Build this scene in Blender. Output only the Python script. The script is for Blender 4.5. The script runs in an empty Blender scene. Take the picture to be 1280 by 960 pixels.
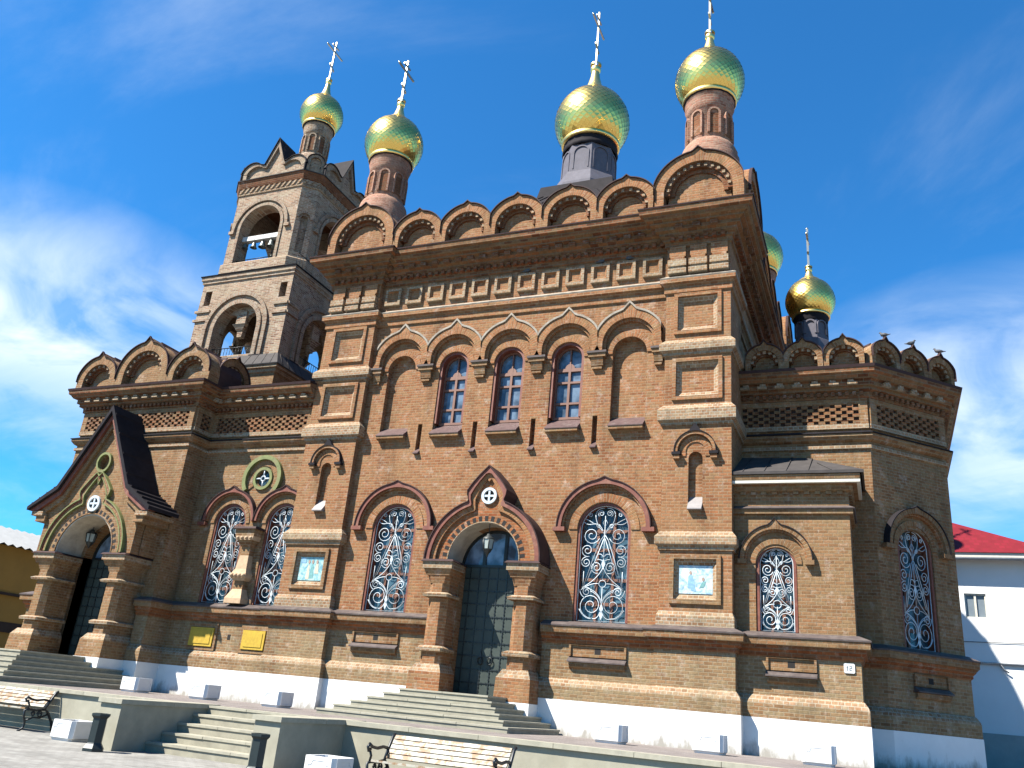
import bpy, bmesh, math, random
from mathutils import Vector, Matrix
from mathutils.geometry import tessellate_polygon
random.seed(7)
PI = math.pi
C = bpy.context.scene.collection
sc = bpy.context.scene

# ---------------------------------------------------------------- camera
cam_d = bpy.data.cameras.new("camera")
cam = bpy.data.objects.new("camera", cam_d)
C.objects.link(cam)
Rm = Matrix(((0.91999771, 0.06169375, 0.38703759),
             (0.38166024, -0.36554496, -0.84894779),
             (0.08910487, 0.92874688, -0.35984658)))
cam.matrix_world = Matrix.Translation((9.4, -20.0, 0.46)) @ Rm.to_4x4()
cam_d.sensor_width = 36.0
cam_d.lens = 1050.0 / 1280.0 * 36.0
cam_d.clip_start = 0.1
cam_d.clip_end = 20000
sc.camera = cam

# ---------------------------------------------------------------- sky, sun, exposure
SUN = Vector((-1.0, -1.05, 1.8)).normalized()          # towards the sun
world = bpy.data.worlds.new("World")
sc.world = world
world.use_nodes = True
wn = world.node_tree
for n in list(wn.nodes):
    wn.nodes.remove(n)


def nd(nt, typ, **kw):
    n = nt.nodes.new(typ)
    for k, v in kw.items():
        if k == 'inp':
            for kk, vv in v.items():
                n.inputs[kk].default_value = vv
        else:
            setattr(n, k, v)
    return n


out = nd(wn, 'ShaderNodeOutputWorld')
bg = nd(wn, 'ShaderNodeBackground', inp={'Strength': 0.05})
sky = nd(wn, 'ShaderNodeTexSky')
sky.sky_type = 'NISHITA'
sky.sun_disc = False
sky.sun_elevation = math.asin(SUN.z)
sky.sun_rotation = math.atan2(SUN.x, SUN.y)
sky.air_density = 1.0
sky.dust_density = 0.05
sky.ozone_density = 3.0
hsv = nd(wn, 'ShaderNodeMixRGB', blend_type='MULTIPLY', inp={'Fac': 1.0, 'Color2': (0.28, 0.99, 1.46, 1)})   # camera white balance of the blue sky
tc = nd(wn, 'ShaderNodeTexCoord')
sepw = nd(wn, 'ShaderNodeSeparateXYZ')
# project the sky direction on a cloud deck: (x/z', y/z')
zmax = nd(wn, 'ShaderNodeMath', operation='ADD', inp={1: 0.16})
dx = nd(wn, 'ShaderNodeMath', operation='DIVIDE')
dy = nd(wn, 'ShaderNodeMath', operation='DIVIDE')
comb = nd(wn, 'ShaderNodeCombineXYZ')
mapc = nd(wn, 'ShaderNodeMapping')
mapc.inputs['Rotation'].default_value = (0, 0, math.radians(35))
mapc.inputs['Scale'].default_value = (0.55, 1.0, 1.0)
mapc.inputs['Location'].default_value = (1.7, 0.4, 0.0)
no1 = nd(wn, 'ShaderNodeTexNoise', inp={'Scale': 1.15, 'Detail': 9.0, 'Roughness': 0.62, 'Distortion': 0.9})
rc = nd(wn, 'ShaderNodeValToRGB')
rc.color_ramp.elements[0].position = 0.44
rc.color_ramp.elements[1].position = 0.88
rc.color_ramp.interpolation = 'EASE'
lowm = nd(wn, 'ShaderNodeMapRange', inp={'From Min': 0.75, 'From Max': 0.30, 'To Min': 0.30, 'To Max': 0.60})
# one broad bright bank low in the west-north-west and a fainter one in the north-east
bank = nd(wn, 'ShaderNodeVectorMath', operation='DISTANCE')
bank.inputs[1].default_value = (-0.762, 0.535, 0.61)
bankr = nd(wn, 'ShaderNodeMapRange', inp={'From Min': 0.23, 'From Max': 0.03, 'To Min': 0.0, 'To Max': 1.0})
bank2 = nd(wn, 'ShaderNodeVectorMath', operation='DISTANCE')
bank2.inputs[1].default_value = (0.144, 0.932, 0.60)
bankr2 = nd(wn, 'ShaderNodeMapRange', inp={'From Min': 0.27, 'From Max': 0.02, 'To Min': 0.0, 'To Max': 0.9})
no2 = nd(wn, 'ShaderNodeTexNoise', inp={'Scale': 2.6, 'Detail': 8.0, 'Roughness': 0.55, 'Distortion': 0.7})
bsum = nd(wn, 'ShaderNodeMath', operation='ADD')
bmul = nd(wn, 'ShaderNodeMath', operation='MULTIPLY')
cm = nd(wn, 'ShaderNodeMath', operation='MULTIPLY')
csum = nd(wn, 'ShaderNodeMath', operation='ADD', use_clamp=True)
csc = nd(wn, 'ShaderNodeMath', operation='MULTIPLY')
north = nd(wn, 'ShaderNodeMapRange', inp={'From Min': 0.0, 'From Max': 0.35, 'To Min': 0.0, 'To Max': 0.9})   # the clouds drift in the north, the sun side is clear
mixc = nd(wn, 'ShaderNodeMixRGB', inp={'Color2': (7.4, 8.1, 8.3, 1)})
L = wn.links.new
L(tc.outputs['Generated'], sepw.inputs[0])
L(sepw.outputs['Z'], zmax.inputs[0])
L(sepw.outputs['X'], dx.inputs[0]); L(zmax.outputs[0], dx.inputs[1])
L(sepw.outputs['Y'], dy.inputs[0]); L(zmax.outputs[0], dy.inputs[1])
L(dx.outputs[0], comb.inputs[0]); L(dy.outputs[0], comb.inputs[1])
L(comb.outputs[0], mapc.inputs[0]); L(mapc.outputs[0], no1.inputs['Vector'])
L(no1.outputs[0], rc.inputs[0])
L(sepw.outputs['Z'], lowm.inputs['Value'])
L(rc.outputs[0], cm.inputs[0]); L(lowm.outputs[0], cm.inputs[1])
flat = nd(wn, 'ShaderNodeVectorMath', operation='MULTIPLY')
flat.inputs[1].default_value = (1, 1, 1.8)
L(tc.outputs['Generated'], flat.inputs[0])
L(flat.outputs[0], bank.inputs[0]); L(bank.outputs['Value'], bankr.inputs['Value'])
L(flat.outputs[0], bank2.inputs[0]); L(bank2.outputs['Value'], bankr2.inputs['Value'])
L(comb.outputs[0], no2.inputs['Vector'])
L(bankr.outputs[0], bsum.inputs[0]); L(bankr2.outputs[0], bsum.inputs[1])
no2r = nd(wn, 'ShaderNodeMapRange', inp={'From Min': 0.36, 'From Max': 0.60, 'To Min': 0.12, 'To Max': 1.0})
L(bsum.outputs[0], bmul.inputs[0]); L(no2.outputs[0], no2r.inputs['Value']); L(no2r.outputs[0], bmul.inputs[1])
L(cm.outputs[0], csum.inputs[0]); L(bmul.outputs[0], csum.inputs[1])
L(csum.outputs[0], csc.inputs[0])
L(sepw.outputs['Y'], north.inputs['Value']); L(north.outputs[0], csc.inputs[1])
L(sky.outputs[0], hsv.inputs['Color1'])
L(hsv.outputs[0], mixc.inputs['Color1']); L(csc.outputs[0], mixc.inputs['Fac'])
L(mixc.outputs[0], bg.inputs['Color']); L(bg.outputs[0], out.inputs['Surface'])

sun_d = bpy.data.lights.new("sun", 'SUN')
sun_d.energy = 5.0
sun_d.angle = math.radians(0.53)
sun_d.color = (1.0, 0.95, 0.86)
sun = bpy.data.objects.new("sun", sun_d)
C.objects.link(sun)
sun.rotation_euler = (-SUN).to_track_quat('-Z', 'Y').to_euler()
sun.location = (-40, -40, 60)

sc.view_settings.view_transform = 'Standard'
sc.view_settings.look = 'None'
sc.view_settings.gamma = 1.0
sc.view_settings.use_curve_mapping = False
sc.view_settings.exposure = 1.68
sc.cycles.max_bounces = 6
sc.cycles.diffuse_bounces = 3
sc.cycles.glossy_bounces = 3

# ---------------------------------------------------------------- materials
M = {}


def newmat(name):
    m = bpy.data.materials.new(name)
    m.use_nodes = True
    nt = m.node_tree
    b = nt.nodes['Principled BSDF']
    M[name] = m
    return nt, b


def brickmat(name, c1, c2, c3, mortar, rough=0.9, uv=False, pale=(0.55, 0.50, 0.44), paleamt=0.35, bw=0.26, rh=0.077):
    nt, b = newmat(name)
    lk = nt.links.new
    geo = nd(nt, 'ShaderNodeNewGeometry')
    if uv:
        uvn = nd(nt, 'ShaderNodeUVMap')
        vec = uvn.outputs[0]
    else:
        cr = nd(nt, 'ShaderNodeVectorMath', operation='CROSS_PRODUCT')
        cr.inputs[1].default_value = (0, 0, 1)
        nm = nd(nt, 'ShaderNodeVectorMath', operation='NORMALIZE')
        dt = nd(nt, 'ShaderNodeVectorMath', operation='DOT_PRODUCT')
        sp = nd(nt, 'ShaderNodeSeparateXYZ')
        cb = nd(nt, 'ShaderNodeCombineXYZ')
        lk(geo.outputs['True Normal'], cr.inputs[0])
        lk(cr.outputs[0], nm.inputs[0])
        lk(nm.outputs[0], dt.inputs[0])
        lk(geo.outputs['Position'], dt.inputs[1])
        lk(geo.outputs['Position'], sp.inputs[0])
        lk(dt.outputs['Value'], cb.inputs[0])
        lk(sp.outputs['Z'], cb.inputs[1])
        vec = cb.outputs[0]
    br = nd(nt, 'ShaderNodeTexBrick')
    br.offset = 0.5
    br.inputs['Color1'].default_value = (*c1, 1)
    br.inputs['Color2'].default_value = (*c2, 1)
    br.inputs['Mortar'].default_value = (*mortar, 1)
    br.inputs['Scale'].default_value = 1.0
    br.inputs['Mortar Size'].default_value = 0.0105
    br.inputs['Mortar Smooth'].default_value = 0.35
    br.inputs['Brick Width'].default_value = bw
    br.inputs['Row Height'].default_value = rh
    lk(vec, br.inputs['Vector'])
    # every brick its own shade: random per cell, same bond as the joints
    sv = nd(nt, 'ShaderNodeSeparateXYZ'); lk(vec, sv.inputs[0])
    row = nd(nt, 'ShaderNodeMath', operation='DIVIDE', inp={1: rh}); lk(sv.outputs['Y'], row.inputs[0])
    rowf = nd(nt, 'ShaderNodeMath', operation='FLOOR'); lk(row.outputs[0], rowf.inputs[0])
    md = nd(nt, 'ShaderNodeMath', operation='FLOORED_MODULO', inp={1: 2.0}); lk(rowf.outputs[0], md.inputs[0])
    of = nd(nt, 'ShaderNodeMath', operation='MULTIPLY_ADD', inp={1: -0.5, 2: 0.5}); lk(md.outputs[0], of.inputs[0])
    cu_ = nd(nt, 'ShaderNodeMath', operation='DIVIDE', inp={1: bw}); lk(sv.outputs['X'], cu_.inputs[0])
    cu2 = nd(nt, 'ShaderNodeMath', operation='ADD'); lk(cu_.outputs[0], cu2.inputs[0]); lk(of.outputs[0], cu2.inputs[1])
    cuf = nd(nt, 'ShaderNodeMath', operation='FLOOR'); lk(cu2.outputs[0], cuf.inputs[0])
    cell = nd(nt, 'ShaderNodeCombineXYZ'); lk(cuf.outputs[0], cell.inputs[0]); lk(rowf.outputs[0], cell.inputs[1])
    wno = nd(nt, 'ShaderNodeTexWhiteNoise'); wno.noise_dimensions = '2D'; lk(cell.outputs[0], wno.inputs['Vector'])
    rmp = nd(nt, 'ShaderNodeValToRGB'); lk(wno.outputs['Value'], rmp.inputs[0])
    el = rmp.color_ramp.elements
    el[0].position = 0.0; el[0].color = (c2[0] * .90, c2[1] * .90, c2[2] * .92, 1)
    el[1].position = 1.0; el[1].color = (min(1, c1[0] * 1.12), c1[1] * 1.16, c1[2] * 1.3, 1)
    for p_, c_ in ((0.14, c2), (0.42, c1), (0.66, c3), (0.86, (c1[0] * 1.04, c1[1] * .93, c1[2] * .9))):
        x_ = el.new(p_); x_.color = (*c_, 1)
    jm = nd(nt, 'ShaderNodeMixRGB', inp={'Color2': (*mortar, 1)})
    lk(br.outputs['Fac'], jm.inputs['Fac']); lk(rmp.outputs[0], jm.inputs['Color1'])
    # patches of another firing, pale salts and dark soot
    n1 = nd(nt, 'ShaderNodeTexNoise', inp={'Scale': 0.55, 'Detail': 5.0, 'Roughness': 0.65})
    r1 = nd(nt, 'ShaderNodeMapRange', inp={'From Min': 0.42, 'From Max': 0.66, 'To Min': 0.0, 'To Max': 0.5})
    m1 = nd(nt, 'ShaderNodeMixRGB', inp={'Color2': (*c3, 1)})
    n2 = nd(nt, 'ShaderNodeTexNoise', inp={'Scale': 3.4, 'Detail': 7.0, 'Roughness': 0.75})
    r2 = nd(nt, 'ShaderNodeMapRange', inp={'From Min': 0.55, 'From Max': 0.78, 'To Min': 0.0, 'To Max': paleamt})
    m2 = nd(nt, 'ShaderNodeMixRGB', inp={'Color2': (*pale, 1)})
    n3 = nd(nt, 'ShaderNodeTexNoise', inp={'Scale': 14.0, 'Detail': 4.0, 'Roughness': 0.7})
    r3 = nd(nt, 'ShaderNodeMapRange', inp={'From Min': 0.3, 'From Max': 0.7, 'To Min': 0.76, 'To Max': 1.22})
    m3 = nd(nt, 'ShaderNodeMixRGB', blend_type='MULTIPLY', inp={'Fac': 1.0})
    for n in (n1, n2, n3):
        lk(geo.outputs['Position'], n.inputs['Vector'])
    lk(n1.outputs[0], r1.inputs['Value']); lk(r1.outputs[0], m1.inputs['Fac'])
    lk(jm.outputs[0], m1.inputs['Color1'])
    lk(n2.outputs[0], r2.inputs['Value']); lk(r2.outputs[0], m2.inputs['Fac'])
    lk(m1.outputs[0], m2.inputs['Color1'])
    lk(n3.outputs[0], r3.inputs['Value'])
    lk(m2.outputs[0], m3.inputs['Color1']); lk(r3.outputs[0], m3.inputs['Color2'])
    # soot and rain streaks
    mp4 = nd(nt, 'ShaderNodeMapping'); mp4.inputs['Scale'].default_value = (1.5, 1.5, 0.28)
    n4 = nd(nt, 'ShaderNodeTexNoise', inp={'Scale': 1.0, 'Detail': 7.0, 'Roughness': 0.7})
    r4 = nd(nt, 'ShaderNodeMapRange', inp={'From Min': 0.50, 'From Max': 0.72, 'To Min': 1.0, 'To Max': 0.62})
    m4 = nd(nt, 'ShaderNodeMixRGB', blend_type='MULTIPLY', inp={'Fac': 1.0})
    lk(geo.outputs['Position'], mp4.inputs[0]); lk(mp4.outputs[0], n4.inputs['Vector']); lk(n4.outputs[0], r4.inputs['Value'])
    lk(m3.outputs[0], m4.inputs['Color1']); lk(r4.outputs[0], m4.inputs['Color2'])
    lk(m4.outputs[0], b.inputs['Base Color'])
    b.inputs['Roughness'].default_value = rough
    b.inputs['Specular IOR Level'].default_value = 0.15
    bm_ = nd(nt, 'ShaderNodeBump', inp={'Strength': 0.5, 'Distance': 0.012})
    ad = nd(nt, 'ShaderNodeMath', operation='SUBTRACT')
    lk(n3.outputs[0], ad.inputs[0]); lk(br.outputs['Fac'], ad.inputs[1])
    lk(ad.outputs[0], bm_.inputs['Height'])
    lk(bm_.outputs[0], b.inputs['Normal'])
    return M[name]


def plain(name, col, rough=0.6, metal=0.0, var=0.18, scale=6.0, spec=0.4, bump=0.0, col2=None, c2lo=0.5, c2hi=0.7):
    nt, b = newmat(name)
    lk = nt.links.new
    geo = nd(nt, 'ShaderNodeNewGeometry')
    n = nd(nt, 'ShaderNodeTexNoise', inp={'Scale': scale, 'Detail': 6.0, 'Roughness': 0.65})
    lk(geo.outputs['Position'], n.inputs['Vector'])
    r = nd(nt, 'ShaderNodeMapRange', inp={'From Min': 0.3, 'From Max': 0.7, 'To Min': 1 - var, 'To Max': 1 + var})
    lk(n.outputs[0], r.inputs['Value'])
    mx = nd(nt, 'ShaderNodeMixRGB', blend_type='MULTIPLY', inp={'Fac': 1.0, 'Color1': (*col, 1)})
    lk(r.outputs[0], mx.inputs['Color2'])
    last = mx
    if col2:
        n2 = nd(nt, 'ShaderNodeTexNoise', inp={'Scale': scale * 0.6, 'Detail': 8.0, 'Roughness': 0.7})
        lk(geo.outputs['Position'], n2.inputs['Vector'])
        r2 = nd(nt, 'ShaderNodeMapRange', inp={'From Min': c2lo, 'From Max': c2hi})
        lk(n2.outputs[0], r2.inputs['Value'])
        m2 = nd(nt, 'ShaderNodeMixRGB', inp={'Color2': (*col2, 1)})
        lk(r2.outputs[0], m2.inputs['Fac']); lk(mx.outputs[0], m2.inputs['Color1'])
        last = m2
    lk(last.outputs[0], b.inputs['Base Color'])
    b.inputs['Roughness'].default_value = rough
    b.inputs['Metallic'].default_value = metal
    b.inputs['Specular IOR Level'].default_value = spec
    if bump:
        bp = nd(nt, 'ShaderNodeBump', inp={'Strength': bump, 'Distance': 0.01})
        lk(n.outputs[0], bp.inputs['Height']); lk(bp.outputs[0], b.inputs['Normal'])
    return M[name]


MORT = (0.215, 0.142, 0.084)
brickmat('brick_red', (0.212, 0.095, 0.041), (0.170, 0.066, 0.027), (0.192, 0.110, 0.052), MORT, bw=0.21)
brickmat('brick_tan', (0.188, 0.098, 0.044), (0.148, 0.070, 0.030), (0.172, 0.110, 0.054), (0.190, 0.136, 0.083), bw=0.21)
brickmat('brick_olive', (0.200, 0.120, 0.058), (0.162, 0.088, 0.041), (0.188, 0.138, 0.075), (0.215, 0.168, 0.108), bw=0.21)
brickmat('brick_pale', (0.235, 0.148, 0.090), (0.140, 0.072, 0.042), (0.245, 0.192, 0.130), (0.30, 0.26, 0.205), paleamt=0.75, pale=(0.42, 0.38, 0.33))
brickmat('brick_pink', (0.255, 0.122, 0.080), (0.200, 0.084, 0.052), (0.240, 0.145, 0.100), (0.26, 0.18, 0.13), bw=0.21)
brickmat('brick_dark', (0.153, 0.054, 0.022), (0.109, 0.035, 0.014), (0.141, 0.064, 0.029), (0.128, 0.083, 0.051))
brickmat('brick_orange', (0.230, 0.080, 0.027), (0.166, 0.048, 0.016), (0.160, 0.071, 0.032), (0.192, 0.115, 0.064))
brickmat('brick_cornice', (0.173, 0.071, 0.030), (0.102, 0.037, 0.016), (0.141, 0.083, 0.039), (0.141, 0.102, 0.064), pale=(0.320, 0.269, 0.205), paleamt=0.4)
brickmat('brick_arch', (0.222, 0.096, 0.040), (0.176, 0.068, 0.027), (0.200, 0.112, 0.051), MORT, uv=True, bw=0.25, rh=0.077)
brickmat('brick_arch_tan', (0.188, 0.098, 0.044), (0.148, 0.070, 0.030), (0.172, 0.110, 0.054), (0.190, 0.136, 0.083), uv=True, bw=0.25, rh=0.077)
brickmat('brick_moulding', (0.230, 0.138, 0.074), (0.179, 0.093, 0.046), (0.217, 0.163, 0.099), (0.269, 0.230, 0.173), pale=(0.397, 0.365, 0.307), paleamt=0.5, bw=0.13)
brickmat('brick_pale_arch', (0.217, 0.138, 0.086), (0.147, 0.080, 0.046), (0.211, 0.170, 0.118), (0.269, 0.237, 0.192), uv=True, paleamt=0.6, pale=(0.358, 0.320, 0.281), bw=0.25, rh=0.077)
plain('red_paint', (0.122, 0.033, 0.018), 0.6, var=0.25, scale=9, col2=(0.173, 0.077, 0.045))
plain('whitewash', (0.576, 0.576, 0.562), 0.85, var=0.04, scale=3, spec=0.2, bump=0.15, col2=(0.446, 0.446, 0.418), c2lo=0.62, c2hi=0.8)
plain('roof_brown', (0.039, 0.023, 0.022), 0.7, metal=0.0, var=0.2, scale=5, spec=0.1)
plain('roof_dark', (0.016, 0.014, 0.016), 0.75, var=0.25, scale=4, spec=0.08)
plain('roof_grey', (0.048, 0.043, 0.041), 0.75, var=0.2, scale=4, spec=0.1)
plain('sill_metal', (0.074, 0.045, 0.042), 0.6, var=0.25, scale=7, spec=0.2, col2=(0.128, 0.109, 0.096), c2lo=0.55, c2hi=0.8)
plain('ledge_metal', (0.067, 0.052, 0.048), 0.7, var=0.3, scale=5, spec=0.2, col2=(0.109, 0.093, 0.083), c2lo=0.5, c2hi=0.75)
plain('shade_brick', (0.030, 0.016, 0.012), 0.95, var=0.3, scale=12)  # shade in the lattice holes, put into the backing colour
plain('pale_cap', (0.216, 0.187, 0.148), 0.8, var=0.35, scale=5, col2=(0.144, 0.094, 0.058), c2lo=0.5, c2hi=0.7)
plain('pale_metal', (0.192, 0.176, 0.169), 0.45, var=0.15, scale=8)
plain('white_trim', (0.461, 0.435, 0.371), 0.6, var=0.12, scale=10)
plain('cross_metal', (0.42, 0.40, 0.32), 0.3, metal=0.9, var=0.1)
plain('gold_dull', (0.850, 0.620, 0.220), 0.34, metal=1.0, var=0.1)
plain('drum_metal', (0.093, 0.088, 0.104), 0.7, var=0.15, scale=5, spec=0.12)
plain('green_paint', (0.115, 0.129, 0.039), 0.65, var=0.3, scale=9, col2=(0.169, 0.122, 0.062), c2lo=0.5, c2hi=0.75)
plain('white_iron', (0.384, 0.428, 0.453), 0.45, var=0.08)
plain('window_frame', (0.130, 0.058, 0.036), 0.55, var=0.2, scale=9)
plain('door_metal', (0.035, 0.045, 0.039), 0.5, var=0.18, scale=4, spec=0.25)
plain('door_strap', (0.011, 0.014, 0.014), 0.4, var=0.2)
plain('stone_step', (0.213, 0.198, 0.149), 0.85, var=0.2, scale=4, bump=0.2, col2=(0.204, 0.188, 0.149))
plain('coping', (0.242, 0.227, 0.175), 0.8, var=0.18, scale=5, bump=0.2, col2=(0.326, 0.314, 0.276), c2lo=0.58, c2hi=0.75)
plain('wall_plaster', (0.237, 0.224, 0.171), 0.85, var=0.16, scale=2.5, bump=0.15, col2=(0.215, 0.198, 0.146), c2lo=0.45, c2hi=0.75)
plain('yellow_panel', (0.352, 0.230, 0.019), 0.7, var=0.15, scale=12, bump=0.3)
plain('cream_stone', (0.333, 0.230, 0.141), 0.85, var=0.2, scale=8, bump=0.25)
plain('cast_iron', (0.007, 0.009, 0.011), 0.4, var=0.2)
plain('slat_wood', (0.293, 0.277, 0.230), 0.6, var=0.15, scale=11, col2=(0.173, 0.096, 0.039), c2lo=0.47, c2hi=0.58)
plain('bin_metal', (0.013, 0.019, 0.019), 0.45, var=0.2)
plain('planter_white', (0.540, 0.540, 0.533), 0.6, var=0.04, scale=6, col2=(0.405, 0.405, 0.385), c2lo=0.62, c2hi=0.8)
plain('soil', (0.039, 0.029, 0.019), 0.95, var=0.3, scale=20)
plain('bronze', (0.128, 0.141, 0.128), 0.42, metal=0.6, var=0.2)
plain('beam_white', (0.422, 0.422, 0.397), 0.6, var=0.12, scale=7)
plain('lamp_iron', (0.019, 0.022, 0.022), 0.5, var=0.2)
plain('lamp_glass', (0.269, 0.294, 0.269), 0.2, var=0.1)
plain('soffit', (0.354, 0.310, 0.250), 0.9, var=0.25, scale=3)
plain('interior', (0.013, 0.011, 0.010), 0.95)
plain('mustard_wall', (0.256, 0.157, 0.035), 0.9, var=0.08, scale=1.2)
plain('dark_base', (0.032, 0.022, 0.016), 0.9, var=0.2)
plain('pale_roof', (0.188, 0.193, 0.193), 0.6, var=0.1, scale=2)
plain('white_plaster', (0.608, 0.616, 0.616), 0.85, var=0.04, scale=1.0)
plain('grey_base', (0.256, 0.281, 0.269), 0.85, var=0.1, scale=2)
plain('sign_white', (0.480, 0.492, 0.492), 0.5, var=0.03)
plain('sign_ink', (0.064, 0.089, 0.102), 0.6, var=0.05)
plain('pigeon_grey', (0.048, 0.051, 0.057), 0.7, var=0.25, scale=30)
plain('pipe_metal', (0.160, 0.166, 0.173), 0.5)
plain('house_pane', (0.13, 0.155, 0.175), 0.3, var=0.15, scale=2)
plain('curtain', (0.352, 0.371, 0.397), 0.9, var=0.2, scale=10)


def splash(name):
    """grey splash dirt and damp on the foot of the whitewashed plinth"""
    m = M[name]; nt = m.node_tree; lk = nt.links.new
    b = nt.nodes['Principled BSDF']
    src = b.inputs['Base Color'].links[0].from_socket
    geo = nd(nt, 'ShaderNodeNewGeometry')
    sp = nd(nt, 'ShaderNodeSeparateXYZ'); lk(geo.outputs['Position'], sp.inputs[0])
    mp = nd(nt, 'ShaderNodeMapping'); mp.inputs['Scale'].default_value = (2.4, 2.4, 0.9)
    lk(geo.outputs['Position'], mp.inputs[0])
    n = nd(nt, 'ShaderNodeTexNoise', inp={'Scale': 1.6, 'Detail': 9.0, 'Roughness': 0.72}); lk(mp.outputs[0], n.inputs['Vector'])
    h = nd(nt, 'ShaderNodeMapRange', inp={'From Min': 0.0, 'From Max': 0.55, 'To Min': 0.34, 'To Max': -0.12}); lk(sp.outputs['Z'], h.inputs['Value'])
    ad = nd(nt, 'ShaderNodeMath', operation='ADD'); lk(n.outputs[0], ad.inputs[0]); lk(h.outputs[0], ad.inputs[1])
    r = nd(nt, 'ShaderNodeMapRange', inp={'From Min': 0.60, 'From Max': 0.86, 'To Min': 0.0, 'To Max': 0.85}); lk(ad.outputs[0], r.inputs['Value'])
    mx = nd(nt, 'ShaderNodeMixRGB', inp={'Color2': (0.20, 0.18, 0.145, 1)})
    lk(src, mx.inputs['Color1']); lk(r.outputs[0], mx.inputs['Fac']); lk(mx.outputs[0], b.inputs['Base Color'])


splash('whitewash')


def goldmat():
    nt, b = newmat('gold')
    lk = nt.links.new
    b.inputs['Metallic'].default_value = 1.0
    geo = nd(nt, 'ShaderNodeNewGeometry')
    n = nd(nt, 'ShaderNodeTexNoise', inp={'Scale': 3.0, 'Detail': 3.0})
    lk(geo.outputs['Position'], n.inputs['Vector'])
    mx = nd(nt, 'ShaderNodeMixRGB', inp={'Color1': (0.88, 0.63, 0.18, 1), 'Color2': (0.72, 0.49, 0.13, 1)})
    lk(n.outputs[0], mx.inputs['Fac']); lk(mx.outputs[0], b.inputs['Base Color'])
    r = nd(nt, 'ShaderNodeMapRange', inp={'To Min': 0.22, 'To Max': 0.34})
    n2 = nd(nt, 'ShaderNodeTexNoise', inp={'Scale': 9.0, 'Detail': 4.0})
    lk(geo.outputs['Position'], n2.inputs['Vector'])
    lk(n2.outputs[0], r.inputs['Value']); lk(r.outputs[0], b.inputs['Roughness'])


goldmat()


def glassmat(name, col, rough=0.06, wave=0.0):
    nt, b = newmat(name)
    lk = nt.links.new
    b.inputs['Base Color'].default_value = (*col, 1)
    b.inputs['Roughness'].default_value = rough
    b.inputs['Specular IOR Level'].default_value = 0.42
    b.inputs['Coat Weight'].default_value = 0.1
    b.inputs['Coat Roughness'].default_value = 0.03
    geo = nd(nt, 'ShaderNodeNewGeometry')
    n = nd(nt, 'ShaderNodeTexNoise', inp={'Scale': 1.6, 'Detail': 2.0})
    lk(geo.outputs['Position'], n.inputs['Vector'])
    bp = nd(nt, 'ShaderNodeBump', inp={'Strength': 0.12, 'Distance': 0.03})
    lk(n.outputs[0], bp.inputs['Height']); lk(bp.outputs[0], b.inputs['Normal'])
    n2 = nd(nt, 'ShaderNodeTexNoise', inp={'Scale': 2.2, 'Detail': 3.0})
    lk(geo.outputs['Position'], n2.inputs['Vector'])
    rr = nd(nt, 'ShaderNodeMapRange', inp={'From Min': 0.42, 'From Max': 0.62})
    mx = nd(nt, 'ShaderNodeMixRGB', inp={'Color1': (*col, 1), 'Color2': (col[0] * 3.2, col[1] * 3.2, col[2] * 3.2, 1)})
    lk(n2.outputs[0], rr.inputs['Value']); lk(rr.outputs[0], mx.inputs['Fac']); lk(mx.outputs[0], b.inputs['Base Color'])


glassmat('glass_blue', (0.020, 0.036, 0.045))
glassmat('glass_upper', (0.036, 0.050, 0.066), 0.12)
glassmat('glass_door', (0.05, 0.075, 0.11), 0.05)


def paving(name, c1, c2, mortar, bw, rh):
    nt, b = newmat(name)
    lk = nt.links.new
    geo = nd(nt, 'ShaderNodeNewGeometry')
    br = nd(nt, 'ShaderNodeTexBrick')
    br.inputs['Color1'].default_value = (*c1, 1)
    br.inputs['Color2'].default_value = (*c2, 1)
    br.inputs['Mortar'].default_value = (*mortar, 1)
    br.inputs['Scale'].default_value = 1.0
    br.inputs['Mortar Size'].default_value = 0.006
    br.inputs['Brick Width'].default_value = bw
    br.inputs['Row Height'].default_value = rh
    lk(geo.outputs['Position'], br.inputs['Vector'])
    n = nd(nt, 'ShaderNodeTexNoise', inp={'Scale': 1.3, 'Detail': 8.0, 'Roughness': 0.7})
    lk(geo.outputs['Position'], n.inputs['Vector'])
    r = nd(nt, 'ShaderNodeMapRange', inp={'From Min': 0.3, 'From Max': 0.7, 'To Min': 0.72, 'To Max': 1.25})
    lk(n.outputs[0], r.inputs['Value'])
    mx = nd(nt, 'ShaderNodeMixRGB', blend_type='MULTIPLY', inp={'Fac': 1.0})
    lk(br.outputs['Color'], mx.inputs['Color1']); lk(r.outputs[0], mx.inputs['Color2'])
    lk(mx.outputs[0], b.inputs['Base Color'])
    b.inputs['Roughness'].default_value = 0.9
    b.inputs['Specular IOR Level'].default_value = 0.2
    bp = nd(nt, 'ShaderNodeBump', inp={'Strength': 0.4, 'Distance': 0.006}); bp.invert = True
    lk(br.outputs['Fac'], bp.inputs['Height']); lk(bp.outputs[0], b.inputs['Normal'])


paving('paving_plaza', (0.206, 0.201, 0.185), (0.168, 0.161, 0.147), (0.117, 0.112, 0.103), 0.22, 0.11)
paving('paving_terrace', (0.177, 0.155, 0.143), (0.143, 0.123, 0.113), (0.100, 0.086, 0.080), 0.22, 0.11)


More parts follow.
